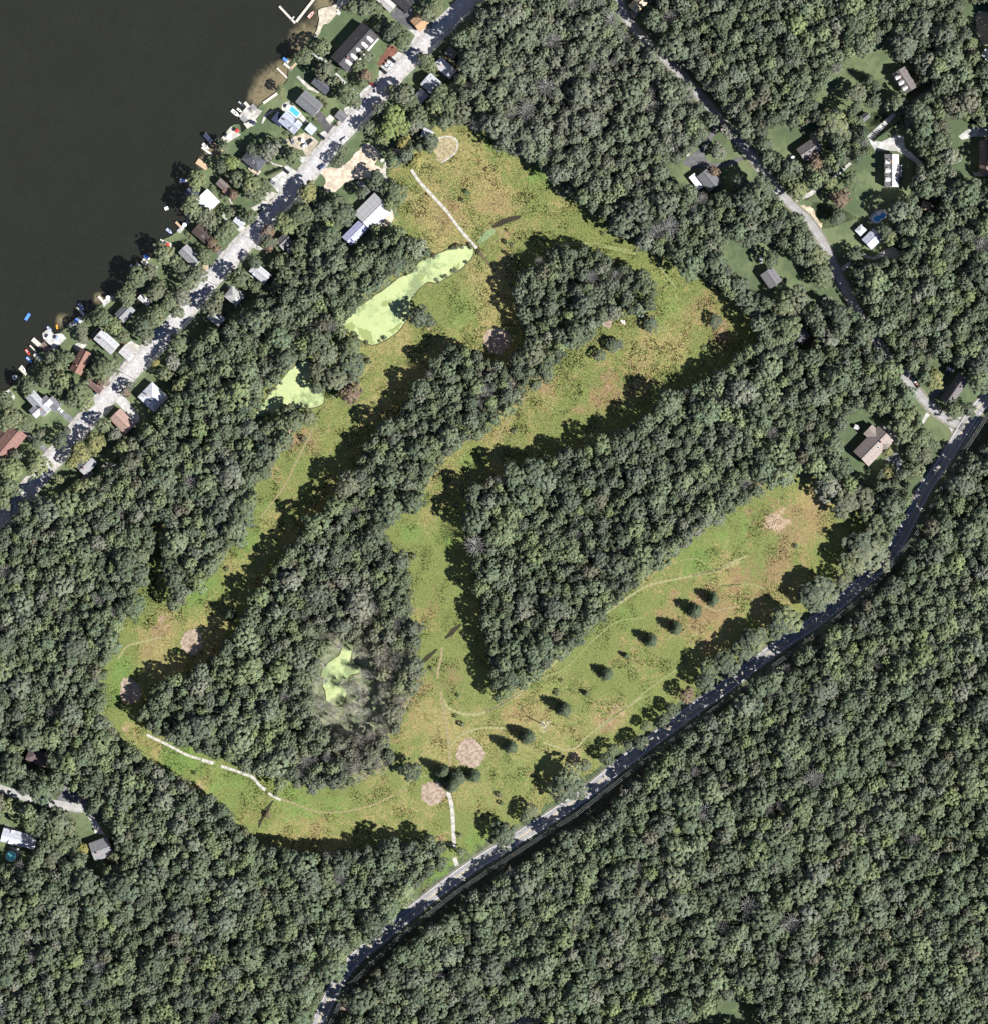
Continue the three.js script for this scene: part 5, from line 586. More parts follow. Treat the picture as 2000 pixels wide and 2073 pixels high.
// dead trees with pale limbs
seed(55);
const deadAt = [[H, 850, 420], [H, 1180, 880], [H, 520, 820], [H, 690, 880], [H, 1130, 640], [H, 690, 1120], [H, 800, 1380], [H, 1440, 860], [H, 1700, 980], [R, 990, 1030], [R, 740, 1060], [R, 1230, 780], [R, 1050, 940], [R, 840, 1000], [Q, 1090, 1320], [Q, 870, 1400], [Q, 1760, 800], [S, 560, 870], [S, 120, 1080], [S, 220, 1420], [E, 1050, 920], [E, 1640, 1010], [E, 920, 1090], [E, 1040, 1150], [E, 1600, 680], [D, 1660, 880], [V, 1100, 130], [V, 1050, 160], [V, 1180, 220], [V, 1240, 200], [V, 1000, 60], [V, 1090, 230], [V, 1150, 170], [V, 1500, 800], [V, 1600, 770], [V, 1450, 690], [V, 1620, 1580], [V, 1560, 1650], [V, 1700, 1560], [V, 1400, 1500], [V, 1760, 1690], [V, 1250, 1800], [V, 1330, 1700], [V, 300, 1700], [V, 150, 1850], [V, 1550, 1250], [V, 1780, 1260], [V, 1000, 1840], [V, 850, 1880], [T, 1000, 270], [V, 80, 1130], [V, 440, 760], [Q, 1150, 270], [J, 560, 300], [J, 1000, 640], [J, 60, 430], [L, 1060, 1010]];
deadAt.forEach(([f, x, y], i) => { const [u, v] = f(x, y), w = P(u, v, 14), g = thing('dead_tree', 'dead tree with pale bare limbs standing out of the green wood', 'dead tree', [w[0], w[1]], rnd() * 6, 'dead trees in the woods'); const s = rr(0.75, 1.1); g.scale.set(s, rr(0.98, 1.16), s); mesh('limbs', DEADS[i % 4], deadMat, g); });
// scrub: bushes along the wood edges and in the hollows
const bushOk = maskOf((g) => { for (const p of [LAKE, POND1, POND2, SWAMP]) fillP(g, p, '#fff', 1); for (const [, p] of PAVED) fillP(g, p, '#fff', 1); for (const r of Object.values(ROADS)) strokeL(g, r.world, '#fff', r.w + 3); for (const [w, d] of PATHLINES) strokeL(g, w, '#fff', d + 1.5); for (const p of STRAWS) fillP(g, p, '#fff', 1); });
seed(66); const bush = BUSH.map(() => []);
for (let n = 0; n < 60000; n++) { const x = rr(-300, 300), z = rr(-311, 311); const e = at(edgeMask, x, z) > 128, o = at(openGround, x, z) > 128; let p = 0; if (e && !o && at(bushOk, x, z) < 128) p = 0.3; else if (o) { const q = fbm(x * 0.05 + 11, z * 0.05, 3); p = q > 0.66 ? 0.012 : 0.002; } if (rnd() > p) continue; if (at(kind, x, z, 1) > 128) continue; const c = pick(LEAF).map((v) => v * rr(0.9, 1.4)); pick(bush).push({ x, z, r: rnd() * 6.28, s: o && !e ? rr(0.2, 0.5) : rr(0.45, 1.1), sy: o && !e ? rr(0.3, 0.6) : rr(0.5, 1.3), c }); }
for (const [w, n] of [[pond1W, 90], [pond2W, 34]]) for (let k = 0; k < n; k++) { const p = w[Math.floor(rnd() * w.length)], x = p[0] + rr(-1.4, 0.6), z = p[1] + rr(-1.4, 0.6); if (at(edgeMask, x, z) > 128 && fbm(x * 0.1, z * 0.1, 2) < 0.5) continue; pick(bush).push({ x, z, r: rnd() * 6.28, s: rr(0.3, 0.75), sy: rr(0.3, 0.8), c: pick(LEAF).map((v) => v * rr(0.9, 1.5)) }); }
bush.forEach((l, i) => tag(instances('scrub', BUSH[i], instLeaf, l), 'low green scrub along the edges of the woods', 'scrub', 'scrub'));
console.log('bushes', bush.flat().length);

// ---------------------------------------------------------------- houses
console.log('houses');
const roofMats = {}, wallMats = {}, roofMat = (c) => (roofMats[c.join()] ??= std(rgb(...c).multiplyScalar(c[1] > 165 ? 1.1 : c[1] < 100 ? 0.7 : 0.85), 0.9, { map: worldRep(SHINGLE, 3.2), bumpMap: worldRep(SHINGLE, 3.2), bumpScale: 0.02 })), wallMat = (c) => (wallMats[c.join()] ??= std(rgb(...c), 0.85));
const whiteTrim = std(rgb(214, 212, 206), 0.7), deckMat = std(rgb(196, 176, 148), 0.85, { map: worldRep(BOARD, 2.4) }), darkDeck = std(rgb(120, 108, 98), 0.85, { map: worldRep(BOARD, 2.4) }), glassMat = new THREE.MeshPhysicalMaterial({ color: 0x1a2228, roughness: 0.08, metalness: 0.1 }), doorMat = std(rgb(96, 62, 46), 0.6), brickMat = std(rgb(150, 104, 86), 0.9);
const prof = (pts, len) => { const s = new THREE.Shape(pts.map(([x, y]) => new THREE.Vector2(x, y))), g = new THREE.ExtrudeGeometry(s, { depth: len, bevelEnabled: false }); g.translate(0, 0, -len / 2); g.rotateY(Math.PI / 2); return g; };
const box = (l, h, w, x = 0, y = 0, z = 0) => { const g = new THREE.BoxGeometry(l, h, w); g.translate(x, y + h / 2, z); return g; };
function hipGeo(l, w, y, rise, o = 0.45) { const a = l / 2 + o, b = w / 2 + o, r = Math.max(0.15, l / 2 - w / 2), y0 = y - 0.12; const v = [[-a, y0, -b], [a, y0, -b], [a, y0, b], [-a, y0, b], [-a, y, -b], [a, y, -b], [a, y, b], [-a, y, b], [-r, y + rise, 0], [r, y + rise, 0]]; const f = [[7, 6, 9], [7, 9, 8], [5, 4, 8], [5, 8, 9], [6, 5, 9], [4, 7, 8], [3, 2, 6], [3, 6, 7], [2, 1, 5], [2, 5, 6], [1, 0, 4], [1, 4, 5], [0, 3, 7], [0, 7, 4], [0, 1, 2], [0, 2, 3]]; const pos = [], uv = []; for (const t of f) for (const i of t) { pos.push(...v[i]); uv.push(v[i][0], v[i][2] + v[i][1]); } const g = new THREE.BufferGeometry(); g.setAttribute('position', new THREE.Float32BufferAttribute(pos, 3)); g.setAttribute('uv', new THREE.Float32BufferAttribute(uv, 2)); g.computeVertexNormals(); return g; }
function gableGeo(l, w, y, rise, o = 0.45) { const k = rise / (w / 2), b = w / 2 + o, t = 0.2; return prof([[-b, y - o * k], [0, y + rise], [b, y - o * k], [b, y - o * k + t], [0, y + rise + t], [-b, y - o * k + t]], l + 2 * o); }
const wallGeo = (l, w, y, rise) => prof(rise ? [[-w / 2, 0], [w / 2, 0], [w / 2, y], [0, y + rise], [-w / 2, y]] : [[-w / 2, 0], [w / 2, 0], [w / 2, y], [-w / 2, y]], l);
const winGeo = new THREE.BoxGeometry(1.1, 1.3, 0.12), winGlass = new THREE.BoxGeometry(0.9, 1.1, 0.05), doorGeo = new THREE.BoxGeometry(0.95, 2.05, 0.1);
function volume(g, pre, l, w, type, eave, rise, rc, wc) {
  if (type === 'flat') { mesh(pre + 'wall', wallGeo(l, w, eave, 0), wallMat(wc), g); mesh(pre + 'roof', prof([[-w / 2 - 0.25, eave], [w / 2 + 0.25, eave], [w / 2 + 0.25, eave + 0.22], [0, eave + 0.4], [-w / 2 - 0.25, eave + 0.22]], l + 0.5), roofMat(rc), g); }
  else if (type === 'hip') { mesh(pre + 'wall', wallGeo(l, w, eave - 0.1, 0), wallMat(wc), g); mesh(pre + 'roof', hipGeo(l, w, eave, rise), roofMat(rc), g); }
  else { mesh(pre + 'wall', wallGeo(l, w, eave, rise - 0.02), wallMat(wc), g); mesh(pre + 'roof', gableGeo(l, w, eave, rise), roofMat(rc), g); mesh(pre + 'ridge_cap', box(l + 0.9, 0.1, 0.34, 0, eave + rise + 0.17, 0), roofMat(rc.map((v) => v * 0.86)), g); }
}
seed(31);
HOUSES.forEach(([f, cx, cy, , , ang, type, eave, rise, rc, wc, label, ex = {}], i) => {
  const { x, z, l, w } = houseWorld[i], g = thing(/garage|shed|trailer|annexe|hut|pavilion/.test(label) ? (/garage/.test(label) ? 'garage' : /shed/.test(label) ? 'shed' : /trailer/.test(label) ? 'trailer' : 'outbuilding') : 'house', label, /garage/.test(label) ? 'garage' : /shed/.test(label) ? 'shed' : 'house', [x, z], -ang * Math.PI / 180);
  volume(g, '', l, w, type, eave, rise, rc, wc);
  const k = MPP / f.s, big = l > 8;
  for (const sd of [-1, 1]) for (let n = 0; n < (big ? 3 : 1); n++) { const wx = big ? (n - 1) * l * 0.3 : 0, wn = mesh(n === 1 && sd === 1 ? 'door' : 'window', n === 1 && sd === 1 ? doorGeo : winGeo, n === 1 && sd === 1 ? doorMat : whiteTrim, g); wn.position.set(wx, n === 1 && sd === 1 ? 1.03 : 1.75, sd * (w / 2 + 0.03)); if (wn.name === 'window') { const p = mesh('pane', winGlass, glassMat, wn); p.position.z = sd * 0.045; } }
  if (ex.chimney !== undefined || (big && type !== 'flat' && i % 3 === 0)) mesh('chimney', box(0.9, rise + 1.4, 0.7, l * (ex.chimney === 1 ? 0.22 : -0.28), eave, w * 0.12), brickMat, g);
  if (big && type === 'gable') for (let n = 0; n < 2; n++) { const zz = (n ? -0.22 : 0.25) * w, yy = eave + rise * (1 - Math.abs(zz) / (w / 2)); mesh('vent_pipe', new THREE.CylinderGeometry(0.09, 0.09, 0.9, 8).translate((n ? 0.15 : -0.1) * l, yy + 0.4, zz), whiteTrim, g); }
  if (ex.skylight) { const zz = w * 0.2, yy = eave + rise * (1 - zz / (w / 2)), s = mesh('skylight', new THREE.BoxGeometry(1.5, 0.14, 1.5), whiteTrim, g); s.position.set(l * 0.05, yy + 0.2, zz); s.rotation.x = type === 'flat' ? 0 : Math.atan2(rise, w / 2); mesh('pane', new THREE.BoxGeometry(1.25, 0.03, 1.25).translate(0, 0.085, 0), glassMat, s); }
  if (ex.dormers) { const [n, side, dw] = ex.dormers, sd = f === A ? 1 : 1; for (let q = 0; q < n; q++) { const d = new THREE.Group(); d.name = 'dormer'; g.add(d); const zc = sd * w * 0.3, yb = eave + rise * (1 - Math.abs(zc) / (w / 2)) - 0.3; d.position.set(((q + 0.5) / n - 0.5) * l * 0.86, yb, zc); d.rotation.y = Math.PI / 2; mesh('dormer_wall', wallGeo(w * 0.34, dw * 0.8, 1.2, 0.6), wallMat([220, 216, 208]), d); mesh('dormer_roof', gableGeo(w * 0.34, dw * 0.8, 1.2, 0.66, 0.25), roofMat([222, 218, 212]), d); } }
  if (ex.wing) { const [wx, wz, wl, ww, wa] = ex.wing, d = new THREE.Group(); d.name = 'wing'; g.add(d); d.position.set(wx * k, 0, wz * k); d.rotation.y = (90 + wa) * Math.PI / 180; const L0 = Math.max(wl, ww) * k, W0 = Math.min(wl, ww) * k; volume(d, '', L0, W0, 'gable', eave - 0.25, Math.min(rise, W0 * 0.3), rc, wc); }
  if (ex.deck) { const [dx, dz, dl, dw] = ex.deck, d = new THREE.Group(); d.name = 'deck'; g.add(d); d.position.set(dx * k, 0, dz * k); const a = dl * k, b = dw * k; mesh('deck_floor', box(a, 0.16, b, 0, 0.9, 0), i % 2 ? darkDeck : deckMat, d); for (const [px, pz] of [[-1, -1], [1, -1], [1, 1], [-1, 1]]) mesh('post', box(0.16, 2, 0.16, px * (a / 2 - 0.1), 0, pz * (b / 2 - 0.1)), whiteTrim, d); for (const s of [-1, 1]) { mesh('rail', box(a, 0.12, 0.16, 0, 1.9, s * (b / 2 - 0.1)), whiteTrim, d); mesh('rail', box(0.16, 0.12, b - 0.5, s * (a / 2 - 0.1), 1.9, 0), whiteTrim, d); } }
});

// ---------------------------------------------------------------- pools
const poolWater = new THREE.MeshPhysicalMaterial({ color: rgb(70, 150, 205), roughness: 0.08, ior: 1.33 });
{ const [u, v] = B(1165, 358), w = P(u, v), g = thing('swimming_pool', 'rectangular blue swimming pool beside the pale blue grey house', 'pool', w, -42 * Math.PI / 180); mesh('coping', box(7.6, 0.22, 4.2), std(rgb(214, 212, 206), 0.8), g); mesh('water', box(6.8, 0.06, 3.4, 0, 0.2, 0), poolWater, g); }
{ const pts = toWorld(poly(L, [1520, 230, 1500, 205, 1540, 160, 1590, 145, 1618, 165, 1605, 195, 1570, 205, 1550, 232])), sm = curvePts(pts, 40, true), c = sm.reduce((a, p) => [a[0] + p[0] / 40, a[1] + p[1] / 40], [0, 0]); const loc = sm.map(([x, z]) => [x - c[0], z - c[1]]); const g = thing('swimming_pool', 'kidney shaped blue pool on a white terrace in the eastern wood', 'pool', c); sheet('coping', grow(loc, 0.8), 0.2, std(rgb(214, 212, 206), 0.8), { parent: g }); sheet('water', loc, 0.25, poolWater, { parent: g }); }
const roundPool = (f, x, y, r, label, c) => { const w = P(...f(x, y)), R0 = r / f.s * MPP, g = thing('round_pool', label, 'pool', w); mesh('wall', new THREE.CylinderGeometry(R0, R0, 1.2, 28, 1, true).translate(0, 0.6, 0), std(rgb(200, 205, 205), 0.6, { side: THREE.DoubleSide }), g); mesh('rim', new THREE.TorusGeometry(R0, 0.14, 6, 28).rotateX(Math.PI / 2).translate(0, 1.2, 0), whiteTrim, g); mesh('water', new THREE.CylinderGeometry(R0 - 0.05, R0 - 0.05, 1.0, 28).translate(0, 0.55, 0), new THREE.MeshPhysicalMaterial({ color: c, roughness: 0.1, ior: 1.33 }), g); };
roundPool(N, 140, 1495, 64, 'round turquoise above ground pool beside the white roofed house', rgb(120, 205, 205));
roundPool(J, 1405, 362, 38, 'round above ground pool with a white rim on the gabled house lawn', rgb(120, 120, 90));

// ---------------------------------------------------------------- vehicles
const tyreMat = std(rgb(30, 30, 30), 0.9), rimMat = std(rgb(150, 150, 150), 0.4, { metalness: 0.6 });
const bodyGeo = (() => { const s = new THREE.Shape(); s.moveTo(-2.2, 0.35); s.lineTo(2.2, 0.35); s.lineTo(2.25, 0.62); s.lineTo(2.05, 0.86); s.lineTo(0.95, 0.95); s.lineTo(-1.9, 0.98); s.lineTo(-2.25, 0.84); s.closePath(); const g = new THREE.ExtrudeGeometry(s, { depth: 1.56, bevelEnabled: true, bevelSize: 0.1, bevelThickness: 0.1, bevelSegments: 2 }); g.translate(0, 0, -0.78); return g; })();
const cabGeo = (long) => { const s = new THREE.Shape(), b = long ? -2.05 : -1.75; s.moveTo(b, 0.95); s.lineTo(1.1, 0.95); s.lineTo(0.35, 1.48); s.lineTo(b + 0.4, 1.52); s.closePath(); const g = new THREE.ExtrudeGeometry(s, { depth: 1.28, bevelEnabled: true, bevelSize: 0.06, bevelThickness: 0.06, bevelSegments: 1 }); g.translate(0, 0, -0.64); return g; };
const cabs = [cabGeo(false), cabGeo(true)], roofG = [box(1.5, 0.07, 1.22, -0.45, 1.53, 0), box(1.9, 0.07, 1.22, -0.6, 1.55, 0)], wheelG = new THREE.CylinderGeometry(0.33, 0.33, 0.22, 14).rotateX(Math.PI / 2), rimG = new THREE.CylinderGeometry(0.18, 0.18, 0.24, 10).rotateX(Math.PI / 2), lampG = new THREE.BoxGeometry(0.08, 0.14, 0.32), lampM = std(rgb(225, 225, 225), 0.2);
const carPaint = { black: [26, 26, 30], white: [222, 222, 222], grey: [120, 122, 126], red: [110, 34, 30], blue: [46, 60, 96], silver: [176, 178, 182] };
const paintMats = Object.fromEntries(Object.entries(carPaint).map(([k, c]) => [k, new THREE.MeshPhysicalMaterial({ color: rgb(...c), roughness: 0.35, clearcoat: 1, clearcoatRoughness: 0.08, metalness: 0.1 })]));
function car(f, x, y, ang, paint, label, truck) { const w = P(...f(x, y)), g = thing(truck ? 'pickup_truck' : 'parked_car', label, truck ? 'truck' : 'car', w, -ang * Math.PI / 180, undefined, 0.13); if (truck) g.scale.setScalar(1.15); mesh('body', bodyGeo, paintMats[paint], g); const cb = mesh('cabin', cabs[truck ? 0 : 1], glassMat, g); mesh('roof', roofG[truck ? 0 : 1], paintMats[paint], g); for (const sx of [-1.35, 1.4]) for (const sz of [-0.8, 0.8]) { const t = mesh('wheel', wheelG, tyreMat, g); t.position.set(sx, 0.33, sz); mesh('rim', rimG, rimMat, t); } for (const sz of [-0.6, 0.6]) mesh('headlight', lampG, lampM, g).position.set(2.26, 0.68, sz); }
car(B, 1068, 640, 35, 'black', 'black car with a pale roof rack on the lawn by the cluttered drive');
car(B, 1430, 602, 38, 'black', 'black car beside the square pale garage');
car(B, 1645, 630, -42, 'white', 'white car on the grassy kerb of the lakeside road');
car(B, 1430, 888, -42, 'blue', 'dark blue car at the mouth of the gravel car park');
car(B, 1085, 926, 40, 'black', 'black car at the top of the wide pale drive');
car(B, 962, 1036, 40, 'grey', 'grey car tucked at the side of the wide pale drive');
car(A, 1050, 545, 40, 'black', 'black car parked in front of the lodge');
car(A, 960, 645, 35, 'red', 'dark red car parked at the lower end of the lodge forecourt');
car(A, 1075, 510, 40, 'silver', 'silver car next to the black car before the lodge');
car(A, 1095, 485, 40, 'white', 'white car in the middle of the row before the lodge');
car(A, 1118, 460, 40, 'black', 'black car last in the row before the lodge, by the planting bed');
car(B, 1268, 682, -45, 'white', 'white car on the cluttered sandy drive');
car(B, 1312, 652, -45, 'black', 'black car between the white car and the road on the sandy drive');
car(B, 1150, 640, 70, 'grey', 'grey car by the round shrub on the sandy drive');
car(A, 1205, 80, 45, 'black', 'black car at the head of the asphalt drive');
car(A, 1242, 60, 45, 'grey', 'grey car beside the black one on the asphalt drive');
car(D, 1250, 822, -45, 'white', 'white car outside the flat grey garage');
car(E, 575, 372, 40, 'white', 'white car below the grey garage with white trim');
car(E, 940, 195, -45, 'blue', 'dark car beside the long narrow brown garage');
car(M, 905, 1072, 42, 'black', 'black car on the drive of the cream fronted house');
car(M, 1025, 1380, 88, 'white', 'white car under trees south of the cream fronted house');
car(M, 1120, 490, 58, 'white', 'white truck stopped on the east lane', true);
car(M, 1172, 556, 58, 'grey', 'grey truck with a load on the east lane', true);
car(M, 1525, 462, 30, 'white', 'white car on the lawn of the long dark and white house');
car(M, 1490, 492, 50, 'black', 'black car on the lawn of the long dark and white house');
car(L, 1362, 1072, 55, 'white', 'white truck with a black bed on the straight of the lane', true);
car(L, 352, 430, 55, 'black', 'black car in the shade above the wide lawn');
car(L, 420, 592, 88, 'silver', 'silver car in the shade beside the grey gabled house');
car(K, 205, 150, 80, 'silver', 'silver car under the trees near the garden shed');
{ const w = P(...M(1205, 605)), g = thing('trailer', 'open equipment trailer behind the grey truck', 'trailer', w, -58 * Math.PI / 180, undefined, 0.13); mesh('bed', box(5.5, 0.2, 1.9, 0, 0.55, 0), darkDeck, g); for (const s of [-1, 1]) { mesh('side_rail', box(5.5, 0.35, 0.08, 0, 0.75, s * 0.95), tyreMat, g); for (const q of [-0.7, 0.4]) mesh('wheel', wheelG, tyreMat, g).position.set(q, 0.33, s * 0.98); } for (let q = 0; q < 3; q++) mesh('crate', box(1.1, 0.8, 1.2, -1.7 + q * 1.6, 0.76, 0), [whiteTrim, brickMat, tyreMat][q], g); }

// ---------------------------------------------------------------- docks and boats
const postM = std(rgb(110, 96, 80), 0.9), dockM = std(rgb(210, 202, 190), 0.85, { map: worldRep(BOARD, 1.6) }), greyDock = std(rgb(140, 140, 140), 0.85, { map: worldRep(BOARD, 1.6) }), tanDock = std(rgb(200, 172, 140), 0.85, { map: worldRep(BOARD, 1.6) });
function dock(f, x0, y0, x1, y1, wpx, label, m = dockM) { const a = P(...f(x0, y0)), b = P(...f(x1, y1)), l = Math.hypot(b[0] - a[0], b[1] - a[1]), w = wpx / f.s * MPP, g = thing('dock', label, 'dock', [(a[0] + b[0]) / 2, (a[1] + b[1]) / 2], -Math.atan2(b[1] - a[1], b[0] - a[0])); mesh('deck', box(l, 0.14, w, 0, 0.08, 0), m, g); const n = Math.max(2, Math.round(l / 4) + 1); for (let k = 0; k < n; k++) for (const s of [-1, 1]) mesh('post', new THREE.CylinderGeometry(0.09, 0.09, 1.6, 7).translate((k / (n - 1) - 0.5) * (l - 0.3), -0.5, s * (w / 2 + 0.07)), postM, g); }
dock(A, 250, 48, 372, 178, 17, 'long white dock arm running out from the bathing dock corner');
dock(A, 380, 168, 535, -30, 20, 'white bathing dock leading in from the beach');
dock(A, 365, 128, 338, 152, 12, 'stub of white dock inside the bathing corner');
dock(A, 232, 520, 310, 598, 14, 'plain white plank dock below the sandy shallows');
dock(A, 285, 485, 345, 535, 20, 'pale dock beside the blue topped boat'); dock(A, 330, 540, 385, 480, 18, 'cross dock joining the pale dock to the bank', tanDock);
dock(B, 870, 280, 1010, 180, 26, 'stone edged quay under the small round shore tree');
dock(B, 690, 270, 790, 375, 30, 'white dock between the two boat slips'); dock(B, 735, 355, 790, 300, 56, 'grey platform by the boat slips', greyDock); dock(B, 660, 410, 720, 460, 50, 'grey dock platform beside the water notch', greyDock); dock(B, 700, 500, 790, 430, 66, 'white dock terrace beside the water notch');
dock(B, 280, 700, 385, 780, 22, 'white dock by the dark canopied boat'); dock(B, 395, 660, 490, 745, 14, 'thin dock over the brown shallows', tanDock); dock(B, 235, 830, 335, 900, 58, 'broad tan swim platform on the shore', tanDock);
dock(B, 120, 1335, 210, 1410, 26, 'plank dock below the white flat roofed house');
dock(C, 505, 470, 550, 515, 22, 'short tan dock stub off the long white terrace', tanDock);
dock(C, 350, 650, 470, 700, 40, 'white dock crowded with gear below the grey house'); dock(C, 185, 830, 240, 885, 46, 'pale dock under the blue canopy'); dock(C, 260, 880, 330, 910, 22, 'short plank dock in the tree shade');
dock(D, 945, 235, 990, 285, 26, 'short white dock stub off the jutting terrace'); dock(D, 740, 340, 810, 420, 26, 'plank dock in the shade of the big shore tree'); dock(D, 315, 645, 395, 715, 44, 'white floating dock beside the large white terrace'); dock(D, 400, 690, 470, 770, 70, 'brown timber dock beside the large white terrace', std(rgb(120, 100, 88), 0.85, { map: worldRep(BOARD, 1.6) })); dock(D, 290, 705, 350, 765, 14, 'narrow dock between the boats', dockM); dock(D, 190, 920, 260, 985, 30, 'white dock in deep shade near the ring float'); dock(D, 330, 790, 400, 850, 30, 'white dock stacked with gear under the trees');
const hullGeo = (() => { const s = new THREE.Shape(); s.moveTo(-2.7, -1); s.lineTo(1, -1); s.quadraticCurveTo(2.4, -0.7, 3, 0); s.quadraticCurveTo(2.4, 0.7, 1, 1); s.lineTo(-2.7, 1); s.closePath(); const h = new THREE.Path(); h.moveTo(-2.2, -0.7); h.lineTo(0.6, -0.7); h.lineTo(1.1, 0); h.lineTo(0.6, 0.7); h.lineTo(-2.2, 0.7); h.closePath(); s.holes.push(h); const g = new THREE.ExtrudeGeometry(s, { depth: 0.8, bevelEnabled: true, bevelSize: 0.08, bevelThickness: 0.08, bevelSegments: 1 }); g.rotateX(-Math.PI / 2); return g; })();
const floorGeo = box(3.4, 0.1, 1.7, -0.6, 0.1, 0), pontG = new THREE.CapsuleGeometry(0.34, 6, 4, 10).rotateZ(Math.PI / 2), seatM = std(rgb(196, 190, 180), 0.7);
const clothM = { blue: std(rgb(70, 118, 190), 0.8), navy: std(rgb(34, 40, 62), 0.8), white: std(rgb(218, 218, 216), 0.7), red: std(rgb(168, 52, 48), 0.8), pink: std(rgb(214, 150, 140), 0.8), pale: std(rgb(150, 165, 205), 0.8), orange: std(rgb(232, 140, 40), 0.7) };
function pontoon(f, x, y, ang, cloth, label, k = 1) { const w = P(...f(x, y)), g = thing('pontoon_boat', label, 'boat', w, -ang * Math.PI / 180, undefined, -0.45); g.scale.setScalar(k); for (const s of [-1, 1]) mesh('pontoon', pontG, rimMat, g).position.set(0, 0.1, s * 0.95); mesh('deck', box(6.6, 0.12, 2.6, 0, 0.42, 0), greyDock, g); mesh('fence', box(6.4, 0.5, 0.05, 0, 0.55, 1.26), clothM.white, g); mesh('fence', box(6.4, 0.5, 0.05, 0, 0.55, -1.26), clothM.white, g); mesh('seat', box(1.2, 0.5, 2.2, 2.3, 0.55, 0), seatM, g); for (const [a, b] of [[-2, 1], [-2, -1], [1.2, 1], [1.2, -1]]) mesh('canopy_pole', new THREE.CylinderGeometry(0.03, 0.03, 1.9, 6).translate(a, 1.4, b * 1.1), rimMat, g); const c = prof([[-1.3, 2.3], [0, 2.5], [1.3, 2.3], [1.3, 2.36], [0, 2.56], [-1.3, 2.36]], 4.4); c.translate(-0.5, 0, 0); mesh('canopy', c, clothM[cloth], g); mesh('outboard_motor', box(0.5, 0.9, 0.4, -3.4, 0.2, 0), tyreMat, g); }
function motorboat(f, x, y, ang, m, label, k = 1) { const w = P(...f(x, y)), g = thing('motorboat', label, 'boat', w, -ang * Math.PI / 180, undefined, -0.7); g.scale.setScalar(k); mesh('hull', hullGeo, clothM[m], g); mesh('floor', floorGeo, greyDock, g); mesh('windscreen', box(0.1, 0.5, 1.5, 0.7, 0.8, 0), glassMat, g); mesh('seat', box(0.6, 0.5, 1.4, -0.3, 0.2, 0), seatM, g); mesh('seat', box(0.6, 0.5, 1.4, -1.7, 0.2, 0), seatM, g); mesh('outboard_motor', box(0.45, 0.9, 0.4, -3, 0.2, 0), tyreMat, g); }
pontoon(B, 340, 612, 48, 'navy', 'pontoon boat under a navy canopy at the white dock', 1.05); motorboat(B, 316, 690, 40, 'white', 'white motorboat moored behind the navy canopied boat', 0.85); motorboat(B, 600, 372, 40, 'white', 'white boat in the outer slip with blue trim', 1.0); motorboat(B, 655, 282, 42, 'navy', 'dark boat in the shaded slip below the shore tree', 0.8); motorboat(B, 640, 345, 40, 'white', 'small white boat in the inner slip', 0.6);
pontoon(A, 300, 460, 40, 'blue', 'blue topped boat at the tree shaded dock', 0.7); motorboat(A, 492, 112, -50, 'pink', 'pink and white boat moored along the bathing dock', 0.85);
motorboat(C, 440, 556, 40, 'pale', 'pale blue boat in the shade below the short tan dock', 0.75); pontoon(C, 228, 806, 42, 'blue', 'boat under a bright blue canopy at the pale dock', 0.72); motorboat(C, 92, 902, 40, 'white', 'white jet boat farthest out in the row of small craft', 0.7); motorboat(C, 150, 888, 40, 'white', 'white jet boat between its twin and the blue canopy', 0.7); motorboat(C, 372, 662, 40, 'pale', 'blue and white boat alongside the crowded white dock', 0.6);
pontoon(B, 104, 1022, 8, 'pale', 'pontoon boat with a pale blue canopy off the tree shaded bank', 0.72);
motorboat(D, 780, 336, 58, 'pale', 'pale boat at the end of the tree shaded dock', 0.85); motorboat(D, 268, 770, 55, 'red', 'red boat beside the narrow dock', 0.75); motorboat(D, 280, 842, 48, 'blue', 'blue boat in the shade beside the narrow dock', 0.75); motorboat(D, 225, 930, 50, 'white', 'white boat in deep shade near the ring float', 0.8); motorboat(D, 355, 800, 40, 'white', 'white boat with its bow under the trees', 0.7); motorboat(D, 475, 545, 40, 'pale', 'grey blue boat at the corner of the large white terrace', 0.6);
// floats
const floatAt = (f, x, y, ang, l, w, m, label) => { const p = P(...f(x, y)), g = thing('swim_raft', label, 'raft', p, -ang * Math.PI / 180, undefined, -0.55); mesh('deck', box(l, 0.14, w, 0, 0.38, 0), clothM[m], g); for (const s of [-1, 1]) mesh('float', box(l * 0.95, 0.4, w * 0.28, 0, -0.02, s * w * 0.33), greyDock, g); };
floatAt(D, 268, 432, -58, 4.6, 1.9, 'blue', 'blue swim raft anchored alone on the lake'); floatAt(C, 415, 340, -20, 2.2, 2, 'white', 'small white raft with red edges anchored off the white house');
floatAt(D, 549, 528, 80, 2.6, 1.0, 'orange', 'orange kayak shaped float by the large white terrace');
{ const p = P(...D(145, 1012)), g = thing('ring_float', 'white ring float tied among the shaded boats', 'float', p, 0, undefined, -0.5); mesh('tube', new THREE.TorusGeometry(1.1, 0.45, 10, 24).rotateX(Math.PI / 2).translate(0, 0.2, 0), clothM.white, g); mesh('floor', new THREE.CylinderGeometry(0.8, 0.8, 0.08, 20), clothM.navy, g); }

